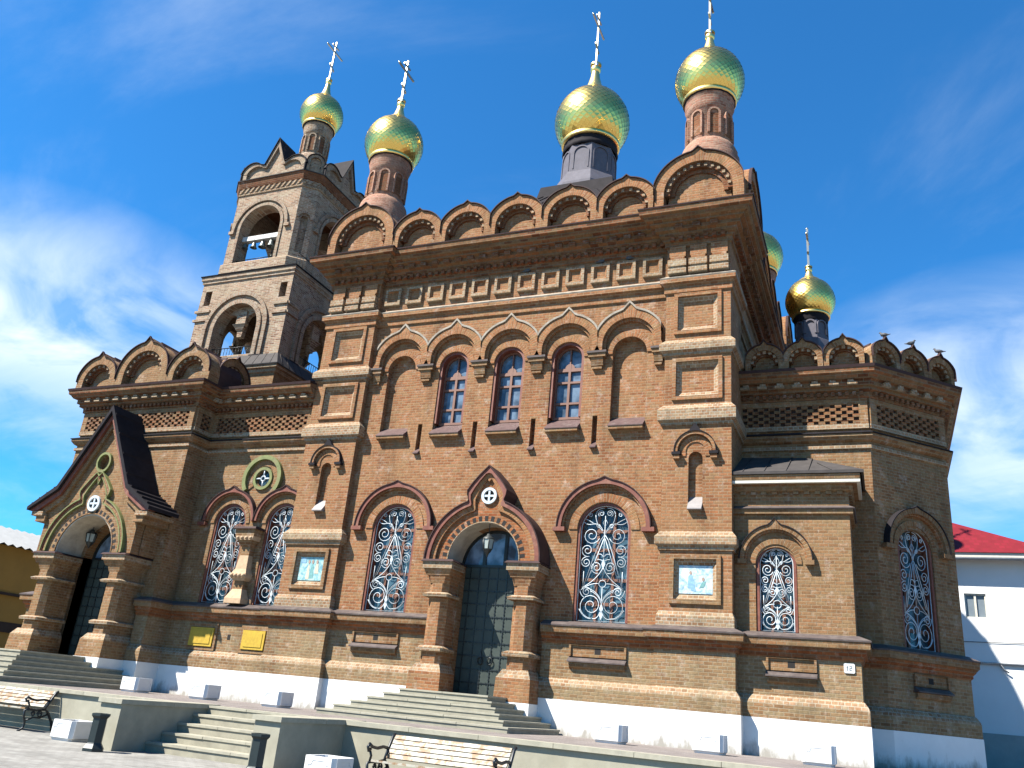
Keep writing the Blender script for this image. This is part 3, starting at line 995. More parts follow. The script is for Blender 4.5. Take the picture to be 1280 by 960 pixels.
for k, cx in enumerate(ARC):
    real = k in (1, 2, 3)
    root = MB()
    # reveal ring and archivolt
    root.strip(F0, rarc(cx, 9.70, .478, 24, 0), rarc(cx, 9.70, .66, 24, 0), 0, .03, 0)
    if real:
        root.strip(F0, rarc(cx, 9.70, .40, 24, 1.74), rarc(cx, 9.70, .474, 24, 1.74), -.22, -.03, 1)
        # brown window frame and bars
        for u in (-.385, .385):
            root.box(F0, cx + u - .03, cx + u + .03, 8.0, 9.70, -.30, -.22, 2)
        root.strip(F0, rarc(cx, 9.70, .345, 20), rarc(cx, 9.70, .41, 20), -.30, -.22, 2)
        root.box(F0, cx - .41, cx + .41, 7.95, 8.02, -.30, -.215, 2)
        root.box(F0, cx - .035, cx + .035, 8.02, 9.60, -.302, -.224, 2)
        for z in (8.42, 9.04, 9.42):
            h = .03 if z < 9.4 else .05
            root.box(F0, cx - .36, cx + .36, z - h, z + h, -.304, -.226, 2)
        root.box(F0, cx - .018, cx + .018, 9.47, 10.06, -.300, -.228, 2)
        root.prism(F0, [[(cx - .15, 9.47), (cx + .15, 9.47)] + arc(cx, 9.47, .14, 0, 180, 8)], -.3, -.229, 2)
        w = part('window', root, ['brick_arch', 'red_paint', 'window_frame'])
        g = MB()
        g.prism(F0, [arch_loop(cx, .40, 7.98, 9.70, 14)], -.31, -.29, 0)
        g.build('pane', 'glass_upper', w)
        g = MB()
        g.box(F0, cx - .36, cx - .12, 8.0, 9.5, -.44, -.42); g.box(F0, cx + .16, cx + .36, 8.0, 9.3, -.44, -.42)
        g.build('curtain', 'curtain', w)
    else:
        root.add([F0(*q, -.19) for q in rect(cx - .6, cx + .6, 7.5, 10.4)], [(0, 1, 2, 3)], 2)
        w = part('blind_window', root, ['brick_arch', 'red_paint', 'brick_red'])
    # hood band with ogee tip, stepped inside
    h = MB()
    zc = 9.95
    R1 = 0.885
    outp = ogee(cx, zc, .975, .20, 36, .2, clampu=R1 - .004, w=12)
    h.strip(F0, rarc(cx, zc, .74, 36, .2), outp, 0, .17, 0)
    h.strip(F0, rarc(cx, zc, .665, 36, .2), rarc(cx, zc, .738, 36, .2), 0, .09, 0)
    o2 = ogee(cx, zc, 1.035, .215, 36, .0, clampu=R1 - .004, w=12)
    i2 = ogee(cx, zc, .977, .20, 36, .0, clampu=R1 - .004, w=12)
    h.strip(F0, i2[3:-3], o2[3:-3], .0, .20, 1)
    h.build('hood', ['brick_arch', 'pale_cap'], w)
    h = MB()
    h.wedge(F0, cx - .472, cx + .472, [(-.29, 7.99), (.19, 7.60), (.19, 7.575), (.12, 7.575), (-.29, 7.575)], 0)
    h.wedge(F0, cx - .46, cx + .46, [(0, 7.46), (.17, 7.50), (.17, 7.572), (0, 7.572)], 1)
    h.build('sill', ['sill_metal', 'brick_tan'], w)
for cx, w in [((ARC[k] + ARC[k + 1]) / 2, .275) for k in range(4)] + [(ARC[0] - .805, .19), (ARC[4] + .805, .19)]:
    m = MB()
    corbel(m, F0, cx, 9.77, w)
    part('corbel', m, ['brick_tan', 'ledge_metal'])
for k in range(4):
    cx = (ARC[k] + ARC[k + 1]) / 2
    m = MB()
    m.box(F0, cx - .1, cx + .1, 7.05, 8.0, -.22, -.18, 0)
    m.wedge(F0, cx - .085, cx + .085, [(-.179, 7.30), (.10, 7.06), (.10, 7.03), (-.179, 7.03)], 1)
    part('wall_slot', m, ['brick_dark', 'sill_metal'])


# ---------------- lower windows with scroll grilles
def spiral(cx, cz, r0, r1, a0, turns, n=26):
    return [(cx + (r0 + (r1 - r0) * t / n) * math.cos(a0 + 2 * PI * turns * t / n),
             cz + (r0 + (r1 - r0) * t / n) * math.sin(a0 + 2 * PI * turns * t / n)) for t in range(n + 1)]


def bez(p0, p1, p2, n=10):
    return [((1 - t) ** 2 * p0[0] + 2 * t * (1 - t) * p1[0] + t * t * p2[0], (1 - t) ** 2 * p0[1] + 2 * t * (1 - t) * p1[1] + t * t * p2[1]) for t in [i / n for i in range(n + 1)]]


def grille_curves():
    """right half in a 1.24 x 2.85 field (x 0..0.62)"""
    r = []
    S = lambda cx, cz, r0, r1, a0, t: r.append(spiral(cx, cz, r0, r1, math.radians(a0), t))
    S(.27, .37, .31, .05, -100, 1.9)          # big base scroll
    r.append(bez((.0, .28), (.08, .02), (.22, .06)))
    r.append(bez((.22, .06), (.42, .02), (.57, .28)))
    S(.40, .70, .12, .03, 200, -1.6)
    r.append(bez((.0, .45), (.12, .78), (.52, .80)))
    r.append(bez((.0, .40), (.05, .62), (.30, .72)))
    r.append(bez((.10, .90), (.30, .92), (.54, .74)))
    r.append(bez((.0, 1.30), (.12, 1.02), (.50, .80)))
    S(.17, 1.30, .155, .03, 250, 1.7)
    S(.45, 1.42, .135, .03, 90, -1.7)
    S(.43, 1.72, .165, .03, 250, 1.7)
    r.append([(.50, .80), (.28, 1.50), (.10, 1.98), (.015, 2.10)])
    r.append([(.015, 2.02), (.20, 1.50), (.40, .95)])
    S(.34, 2.10, .225, .035, 200, 1.8)
    S(.17, 2.33, .06, .02, 0, 1.2)
    r.append(bez((.02, 2.12), (.10, 2.45), (.36, 2.38)))
    r.append(bez((.36, 2.38), (.48, 2.36), (.56, 2.44)))
    r.append(bez((.30, 2.40), (.42, 2.48), (.52, 2.52)))
    r.append(bez((.02, 2.18), (.24, 2.35), (.26, 2.62)))
    r.append(bez((.26, 2.62), (.24, 2.80), (.04, 2.80)))
    S(.11, 2.66, .09, .02, -60, 1.6)
    S(.40, 2.62, .06, .02, 0, 1.3)
    r.append(bez((.0, 1.55), (.06, 1.66), (.15, 1.62)))
    r.append(bez((.0, 1.45), (.08, 1.50), (.17, 1.50)))
    r.append([(.50, .80), (.50, 1.2)])
    r.append(bez((.44, .55), (.55, .6), (.58, .75)))
    return r


GC = grille_curves()


def grille(F, cx, z0, hw, H, d, rad=.0112):
    g = MB()
    sx = hw / .62; sz = H / 2.85
    zs = z0 + H - hw
    lp = [(cx - hw, z0), (cx + hw, z0)] + arc(cx, zs, hw, 0, 180, 20)
    g.tube([F(u, v, d) for u, v in lp], rad * 1.15, 4, closed=True)

    def ok(x, z):   # keep scrolls inside the arched field
        zz = z0 + z * sz
        if zz > zs:
            return math.hypot(x * sx, zz - zs) < hw
        return x * sx < hw
    for c in GC:
        for sgn in (1, -1):
            pts = []
            for x, z in c:
                x2, z2 = x * sx, z0 + z * sz
                if z2 > zs:
                    rr = math.hypot(x2, z2 - zs)
                    lim = hw - .015
                    if rr > lim:
                        x2 *= lim / rr; z2 = zs + (z2 - zs) * lim / rr
                else:
                    x2 = min(x2, hw - .012)
                z2 = max(z2, z0 + .01)
                pts.append(F(cx + sgn * x2, z2, d))
            g.tube(pts, rad, 3)
    g.tube([F(cx, z0, d), F(cx, z0 + .82 * sz, d)], rad, 3)
    g.tube([F(cx, z0 + .98 * sz, d), F(cx, z0 + 2.6 * sz, d)], rad, 3)
    g.tube([F(cx + .09 * math.cos(t * PI / 6), z0 + .9 * sz + .09 * math.sin(t * PI / 6), d) for t in range(12)], rad, 3, closed=True)
    g.tube([F(cx + x, z0 + 2.42 * sz + z, d) for x, z in ((0, .1), (.06, 0), (0, -.1), (-.06, 0))], rad, 3, closed=True)
    for q in (.30, .15, 1.38):
        g.add([F(cx, z0 + (q + .14) * sz, d + .01), F(cx + .05, z0 + q * sz, d + .005), F(cx, z0 + (q - .12) * sz, d + .01), F(cx - .05, z0 + q * sz, d + .005)], [(0, 1, 2, 3)])
    return g


def tall_window(F, cx, z0, hw, H, mats, ringw=.10, dglass=-.30, dgr=-.10, legs=True):
    zs = z0 + H - hw
    r = MB()
    ft = zs - z0
    r.strip(F, rarc(cx, zs, hw + .01, 28, ft), rarc(cx, zs, hw + .075, 28, ft), -.40, -.03, 1)
    r.strip(F, rarc(cx, zs, hw + .085, 28, 0), rarc(cx, zs, hw + .085 + ringw * 2.2, 28, 0), 0, .025, 0)
    for z in (z0 + .45, z0 + H * .36, z0 + H * .62, zs):
        r.box(F, cx - hw, cx + hw, z - .04, z + .04, dglass + .005, dglass + .05, 2)
    for u in (-hw * .34, hw * .34):
        r.box(F, cx + u - .035, cx + u + .035, z0, z0 + H - .1, dglass + .006, dglass + .055, 2)
    w = part('window', r, mats)
    g = MB()
    g.prism(F, [arch_loop(cx, hw + .02, z0 - .02, zs, 16)], dglass - .02, dglass)
    g.build('pane', 'glass_blue', w)
    grille(F, cx, z0 + .02, hw, H - .02, dgr).build('grille', 'white_iron', w)
    return w


def hood(w, F, cx, zc, r0, r1, tip, mats, d=.15, foot=.0, cut=0, metal=True, footu=.16):
    h = MB()
    a = rarc(cx, zc, r0, 32, foot); b = ogee(cx, zc, r1, tip, 32, foot, w=9)
    a = a[cut:len(a) - cut] if cut else a; b = b[cut:len(b) - cut] if cut else b
    h.strip(F, a, b, 0, d, 0)
    h.strip(F, rarc(cx, zc, r0 - .05, 32, foot), rarc(cx, zc, r0 - .002, 32, foot), 0, d * .55, 2)
    if metal:
        h.strip(F, ogee(cx, zc, r1 + .002, tip, 32, foot, w=9), ogee(cx, zc, r1 + .024, tip + .01, 32, foot, w=9), 0, d + .03, 1)
    for t in (-1, 1):
        if footu:
            h.box(F, cx + t * (r0 + r1) / 2 - footu, cx + t * (r0 + r1) / 2 + footu, zc - foot - .11, zc - foot - .003, 0, d + .02, 0)
    h.build('hood', mats + ['brick_arch'], w)


for cx in WIN_LO:
    w = tall_window(F0, cx, 2.62, .62, 2.88, ['brick_arch', 'red_paint', 'window_frame'])
    hood(w, F0, cx, 4.92, 1.11, 1.215, .07, ['red_paint', 'roof_brown'], foot=.0)

# ---------------- big portal
P_D = .72                      # projection from the wall
PZ = 3.92
m = MB()
FQ = Fr((PXC, .2, 0), (1, 0, 0), (0, -1, 0))


def bump_outline(r, hwn, zn, tip, bulge, zc):
    """arch of radius r interrupted by a keel shaped upper lobe"""
    a0 = math.degrees(math.acos(hwn / r))
    left = [(-x, z) for x, z in arc(0, zc, r, 0, a0, 16)]
    z1 = left[-1][1]
    lobe = [(-hwn + .02, z1 + .05), (-hwn - bulge, z1 + .18), (-hwn - bulge - .01, z1 + .30), (-hwn * .82, z1 + .50), (-hwn * .50, z1 + .70), (-hwn * .2, z1 + .86), (0, tip)]
    row = left + lobe
    return row + [(-x, z) for x, z in row[-2::-1]]


big = bump_outline(1.60, .52, 0, 6.40, .03, PZ)
mid_ = bump_outline(1.48, .44, 0, 6.22, .02, PZ)
inn_ = bump_outline(1.34, .34, 0, 6.0, .0, PZ)
# body of the arch between its piers
m.prism(FQ, [inn_ + [(x, z) for x, z in arc(0, PZ, 1.03, 0, 180, 24)]], .02, P_D - .14, 0, back=False)
portal = part('portal', m, ['brick_orange'])


def pier(m, F, s, ci, co, D, zb, zc, mats=(0, 1, 2)):
    """stepped pier: flared base, two rolls, chamfered shaft, capital"""
    a, b = (ci, co) if s > 0 else (-co, -ci)
    mid = (a + b) / 2; hw = (b - a) / 2

    def blk(z0, z1, e0, e1, mi, ch=.0):
        # frustum block with optional chamfered front corners
        def ring(e, z):
            h = hw + e; d = D + e
            if ch:
                return [F(mid - h, z, 0), F(mid - h, z, d - ch), F(mid - h + ch, z, d), F(mid + h - ch, z, d), F(mid + h, z, d - ch), F(mid + h, z, 0)]
            return [F(mid - h, z, 0), F(mid - h, z, d), F(mid + h, z, d), F(mid + h, z, 0)]
        p = ring(e0, z0) + ring(e1, z1)
        n = len(p) // 2
        m.add(p, [(i, i + 1, n + i + 1, n + i) for i in range(n - 1)] + [tuple(range(n)), tuple(range(2 * n - 1, n - 1, -1))], mi)
    H = zc - zb
    blk(zb, zb + .16 * H, .13, .11, mats[0])
    blk(zb + .16 * H, zb + .22 * H, .11, .0, mats[1])
    blk(zb + .22 * H, zb + .31 * H, -.03, -.03, mats[0], .13)
    blk(zb + .31 * H, zb + .335 * H, .05, .06, mats[1], .05)
    blk(zb + .335 * H, zb + .35 * H, .06, -.03, mats[1], .05)
    blk(zb + .35 * H, zb + .715 * H, -.05, -.05, mats[0], .15)
    blk(zb + .715 * H, zb + .735 * H, .03, .05, mats[1], .03)
    blk(zb + .735 * H, zb + .75 * H, .05, -.04, mats[1], .05)
    blk(zb + .75 * H, zb + .82 * H, -.05, -.05, mats[0], .14)
    blk(zb + .82 * H, zb + .88 * H, -.05, .0, mats[0], .10)
    blk(zb + .88 * H, zb + .93 * H, .01, .07, mats[0], .01)
    blk(zb + .93 * H, zb + .982 * H, .10, .10, mats[1])
    blk(zb + .982 * H, zb + H, .15, .10, mats[2])


for s in (-1, 1):
    m = MB()
    pier(m, FQ, s, .86, 1.52, P_D - .06, .62, PZ)
    # white painted foot of the pier
    a, b = (.73, 1.66) if s > 0 else (-1.66, -.73)
    m.box(FQ, a, b, -.01, .615, .0, P_D + .09, 3)
    m.build('pier', ['brick_red', 'brick_moulding', 'roof_brown', 'whitewash'], portal)


h = MB()
h.strip(FQ, mid_, big, -.02, P_D, 0)
h.strip(FQ, inn_, mid_, -.02, P_D - .07, 1)
part_h = h.build('arch_moulding', ['red_paint', 'brick_arch'], portal)
h = MB()
cov_o = [(x * 1.022, PZ + (z - PZ) * 1.014) for x, z in big]
h.strip(FQ, [(x * 1.002, PZ + (z - PZ) * 1.001) for x, z in big], cov_o, -.02, P_D + .035, 0)
h.build('arch_cover', 'roof_brown', portal)
h = MB()
# toothed row of little bricks round the opening
for i in range(19):
    a = math.radians(8 + 164 * i / 18)
    c, s_ = math.cos(a), math.sin(a)
    def pt(r, t):
        return (r * c - t * s_, PZ + r * s_ + t * c)
    q = [pt(1.035, -.045), pt(1.17, -.05), pt(1.17, .05), pt(1.035, .045)]
    h.add([FQ(*x, P_D - .136) for x in q], [(0, 1, 2, 3)], 1)
h.strip(FQ, rarc(0, PZ, 1.005, 32), rarc(0, PZ, 1.029, 32), .30, P_D - .12, 0)
h.build('tooth_course', ['brick_moulding', 'interior'], portal)


def medallion(F, cx, cz, r, d, parent, mats=('white_iron', 'interior')):
    h = MB()
    h.strip(F, [(cx + r * .68 * math.cos(t * PI / 16), cz + r * .68 * math.sin(t * PI / 16)) for t in range(33)],
            [(cx + r * math.cos(t * PI / 16), cz + r * math.sin(t * PI / 16)) for t in range(33)], d, d + .06, 0)
    h.prism(F, [[(cx + r * .7 * math.cos(t * PI / 12), cz + r * .7 * math.sin(t * PI / 12)) for t in range(24)]], d - .02, d + .006, 1)
    h.box(F, cx - r * .66, cx + r * .66, cz - r * .12, cz + r * .12, d + .008, d + .045, 0)
    h.box(F, cx - r * .12, cx + r * .12, cz - r * .66, cz + r * .66, d + .01, d + .05, 0)
    h.build('medallion', list(mats), parent)


medallion(FQ, 0.03, 5.62, .22, P_D - .135, portal)
h = MB()
# inner barrel soffit
h.strip(FQ, rarc(0, PZ, 1.0, 28, 0), rarc(0, PZ, 1.04, 28, 0), -.45, P_D - .15, 0)
for s in (-1, 1):
    h.box(FQ, s * .94 - .06, s * .94 + .06, .62, PZ - .002, -.45, .0, 1)
h.build('reveal', ['soffit', 'brick_tan'], portal)


def door(F, hw, z0, zs, d, parent):
    h = MB()
    h.box(F, -hw, hw, z0, zs, d - .05, d, 0)
    nx = 7
    for i in range(nx + 1):
        u = -hw + 2 * hw * i / nx
        h.box(F, u - .011, u + .011, z0, zs, d + .001, d + .014, 1)
        for k in range(36):
            z = z0 + .05 + (zs - z0 - .1) * k / 35
            h.box(F, u - .018, u + .018, z - .012, z + .012, d + .001, d + .022, 1)
    nz = 10
    for i in range(nz + 1):
        z = z0 + (zs - z0) * i / nz
        h.box(F, -hw, hw, z - .012, z + .012, d + .002, d + .016, 1)
        for k in range(14):
            u = -hw + 2 * hw * (k + .5) / 14
            h.box(F, u - .013, u + .013, z - .018, z + .018, d + .003, d + .024, 1)
    dr = h.build('door', ['door_metal', 'door_strap'], parent)
    for s in (-1, 1):
        g = MB()
        u = s * .14
        g.tube([F(u + .07 * math.cos(t * PI / 7), z0 + .86 + .085 * math.sin(t * PI / 7), d + .045) for t in range(14)], .016, 4, closed=True)
        g.prism(F, [[(u - .05, z0 + .92), (u + .05, z0 + .92), (u + .035, z0 + 1.0), (u, z0 + 1.1), (u - .035, z0 + 1.0)]], d + .02, d + .04)
        g.build('door_knocker', 'door_strap', dr)
    g = MB()
    g.prism(F, [[(-hw, zs), (hw, zs)] + arc(0, zs, hw, 0, 180, 20)], d - .06, d - .03)
    g.build('fanlight', 'glass_door', dr)
    g = MB()
    g.strip(F, rarc(0, zs, hw - .05, 24), rarc(0, zs, hw + .03, 24), d - .03, d + .03, 0)
    g.box(F, -hw, hw, zs - .03, zs + .04, d + .015, d + .035, 0)
    for u in (-.30, .30):
        g.box(F, u - .045, u + .045, zs + .04, zs + math.sqrt(hw * hw - .09) - .03, d - .029, d + .02, 0)
    g.build('fanlight_frame', 'door_strap', dr)
    return dr


FD = Fr((PXC - .05, .2, 0), (1, 0, 0), (0, -1, 0))
door(FD, .94, .68, 3.93, -.30, church)


def steps(cx, n, hw0, y0, ztop, tread, trx, yb, parent):
    for i in range(n):
        h = MB()
        z1 = ztop * (n - i) / n
        z0 = ztop * (n - i - 1) / n
        hw = hw0 + trx * i
        y = y0 - tread * i
        zz = z0 - .02 if i < n - 1 else -.01
        h.box(FG, cx - hw + .02, cx + hw - .02, zz, z1 - .04, -yb, -y - .02, 0)
        nseg = max(2, int(2 * hw / 1.05)); sw = 2 * hw / nseg
        for q in range(nseg):
            e = random.uniform(-.004, .004)
            h.box(FG, cx - hw + q * sw + (.005 if q else 0), cx - hw + (q + 1) * sw - (.005 if q < nseg - 1 else 0), z1 - .038, z1 + e * .5, -yb, -y + e, 1)
        h.build('step', ['stone_step', 'coping'], parent)


sp_ = MB()
sp_.box(FG, PXC - .6, PXC + .6, -.01, .05, -.1, .9)
sroot = part('entrance_stairs', sp_, 'stone_step')
steps(PXC - .05, 6, 1.15, -1.70, .70, .30, .235, -.05, sroot)

# ---------------- scalloped gables (kokoshniks)
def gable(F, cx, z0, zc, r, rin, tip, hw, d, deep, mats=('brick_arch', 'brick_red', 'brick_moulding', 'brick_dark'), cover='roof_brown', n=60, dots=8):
    g = MB()
    o = ogee(cx, zc, r, tip, n, 0, clampu=hw, w=8)
    i_ = rarc(cx, zc, rin, n)
    g.strip(F, i_, o, d - .47, d, 0)
    if zc - z0 > .02:
        for t in (-1, 1):
            g.box(F, cx + t * (rin + hw) / 2 - (hw - rin) / 2, cx + t * (rin + hw) / 2 + (hw - rin) / 2, z0, zc, d - .47, d, 1)
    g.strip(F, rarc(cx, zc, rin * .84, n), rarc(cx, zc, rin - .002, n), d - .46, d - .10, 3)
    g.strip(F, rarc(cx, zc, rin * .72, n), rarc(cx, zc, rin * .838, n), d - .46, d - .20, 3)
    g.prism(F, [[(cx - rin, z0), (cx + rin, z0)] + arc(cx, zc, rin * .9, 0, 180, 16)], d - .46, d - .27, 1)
    for k in range(dots):
        a = math.radians(10 + 160 * k / (dots - 1))
        u = cx + rin * .91 * math.cos(a); v = zc + rin * .91 * math.sin(a)
        w = .042
        g.box(F, u - w, u + w, v - w, v + w, d - .105, d - .06, 2)
    gb = part('arched_gable', g, list(mats))
    c = MB()
    o2 = ogee(cx, zc, r + .03, tip + .01, n, 0, clampu=hw + .0, w=8)
    o1 = ogee(cx, zc, r + .003, tip, n, 0, clampu=hw - .003, w=8)
    c.strip(F, o1, o2, d - .02, d + .06, 0)
    body = o2 + [(cx + hw, z0), (cx - hw, z0)]
    c.prism(F, [body[::-1]], d - deep, d - .475, 0)
    c.build('gable_cover', cover, gb)
    return gb


for k in range(5):
    gable(F0, -3.38 + 1.7 * k, 13.62, 14.07, .93, .66, .10, .848, .50, 1.5)
for cx in (-5.5, 5.47):
    gable(F0, cx, 13.62, 14.27, 1.27, .95, .14, 1.245, .50, 1.6, dots=13)
# east side of the main block
gable(FE, 1.32, 13.62, 14.27, 1.27, .95, .14, 1.245, .70, 1.6, dots=13)
for k in range(4):
    gable(FE, 3.45 + 1.72 * k, 13.62, 14.07, .93, .66, .12, .87, .55, 1.3)
gable(FE, 11.0, 13.62, 14.27, 1.27, .95, .14, 1.245, .70, 1.6, dots=13)
gable(FW, -1.32, 13.62, 14.27, 1.27, .95, .14, 1.245, .35, 1.4, dots=13)

# main roof
def hip(m, cx, cy, hx0, hy0, z0, hx1, hy1, z1, mi=0):
    a = [(cx - hx0, cy - hy0, z0), (cx + hx0, cy - hy0, z0), (cx + hx0, cy + hy0, z0), (cx - hx0, cy + hy0, z0)]
    b = [(cx - hx1, cy - hy1, z1), (cx + hx1, cy - hy1, z1), (cx + hx1, cy + hy1, z1), (cx - hx1, cy + hy1, z1)]
    m.add(a + b, [(0, 1, 5, 4), (1, 2, 6, 5), (2, 3, 7, 6), (3, 0, 4, 7), (4, 5, 6, 7), (3, 2, 1, 0)], mi)


CY = 6.1
m = MB()
hip(m, -.05, CY, 6.2, 5.7, 13.8, 1.55, 1.55, 18.35)
hip(m, -.05, CY, 1.50, 1.50, 18.352, 1.40, 1.40, 18.9)
# standing seams
for i in range(-5, 6):
    for sx, sy in ((1, 0), (-1, 0), (0, 1), (0, -1)):
        t = i / 5.0
        if sx == 0:
            p0 = Vector((-.05 + t * 6.0, CY + sy * 5.7, 13.82)); p1 = Vector((-.05 + t * 1.5, CY + sy * 1.55, 18.37))
        else:
            p0 = Vector((-.05 + sx * 6.2, CY + t * 5.6, 13.82)); p1 = Vector((-.05 + sx * 1.55, CY + t * 1.5, 18.37))
        m.tube([p0, p1], .03, 3)
part('roof', m, 'roof_dark')

# ---------------- onion domes
ONION = [(.62, -.74), (.70, -.66), (.86, -.46), (.965, -.2), (1.0, .03), (.97, .28), (.885, .52), (.75, .74), (.58, .90), (.42, 1.01), (.30, 1.08)]


def onion_r(t):
    # Catmull-Rom through the profile, t in 0..1
    n = len(ONION) - 1
    x = min(max(t * n, 0), n - 1e-6); i = int(x); f = x - i
    def g(j):
        j = max(0, min(n, j)); return Vector(ONION[j])
    p0, p1, p2, p3 = g(i - 1), g(i), g(i + 1), g(i + 2)
    return 0.5 * ((2 * p1) + (p2 - p0) * f + (2 * p0 - 5 * p1 + 4 * p2 - p3) * f * f + (3 * p1 - p0 - 3 * p2 + p3) * f ** 3)


def dome_mesh(c, R, n=34, rows=28):
    """fish-scale sheathing: flat lozenge plates on the onion"""
    g = MB()
    c = Vector(c)
    # even rows by arc length
    tt = [i / 200 for i in range(201)]
    acc = [0]
    for i in range(200):
        acc.append(acc[-1] + (onion_r(tt[i + 1]) - onion_r(tt[i])).length)
    V = {}
    for i in range(rows + 1):
        s_ = acc[-1] * i / rows
        k = 0
        while k < 199 and acc[k + 1] < s_:
            k += 1
        r, z = onion_r(tt[k] + (tt[min(k + 1, 200)] - tt[k]) * ((s_ - acc[k]) / max(1e-9, acc[k + 1] - acc[k])))
        for j in range(n):
            a = 2 * PI * (j + (.5 if i % 2 else 0)) / n
            V[i, j] = c + Vector((R * r * math.cos(a), R * r * math.sin(a), R * z))
    for i in range(0, rows - 1):
        for j in range(n):
            if i % 2 == 0:
                l, rr = (i + 1, (j - 1) % n), (i + 1, j)
            else:
                l, rr = (i + 1, j), (i + 1, (j + 1) % n)
            q = [V[i, j], V[rr], V[i + 2, j], V[l]]
            # lap each plate a little like a scale: lower tip proud
            cc = (q[0] + q[1] + q[2] + q[3]) / 4
            nn = Vector((cc.x - c.x, cc.y - c.y, 0)).normalized()
            q[0] = q[0] + nn * .005 * R + Vector((random.uniform(-1, 1), random.uniform(-1, 1), random.uniform(-1, 1))) * .0035 * R
            mid = (q[1] + q[3]) / 2
            g.add(q, [(0, 1, 3), (1, 2, 3)])
    # solid core so no gap shows
    core = [(R * onion_r(t / 20)[0] * .985, R * onion_r(t / 20)[1]) for t in range(21)]
    g.revolve(c, core, 24)
    return g


def cross_mesh(c, z0, H, arm):
    """three-barred cross with knobs, bars run north-south"""
    g = MB()
    x, y = c
    F = Fr((x, y, 0), (0, 1, 0), (1, 0, 0))
    w = .034
    g.box(F, -w, w, z0, z0 + H, -w, w)
    zb = z0 + H * .74
    g.box(F, -arm, arm, zb - w, zb + w, -w * .9, w * .9)
    g.box(F, -arm * .42, arm * .42, zb + H * .13 - w * .8, zb + H * .13 + w * .8, -w * .8, w * .8)
    k = arm * .30
    g.wedge(Fr((x, y, 0), (1, 0, 0), (0, 1, 0)), -w * .9, w * .9, [(-k, z0 + H * .34 + .06), (-k, z0 + H * .34 + .14), (k, z0 + H * .34 - .06), (k, z0 + H * .34 - .14)])
    for p in ((0, z0 + H), (-arm, zb), (arm, zb)):
        g.ball(F(p[0], p[1]), .05, n=6, m=4)
    return g


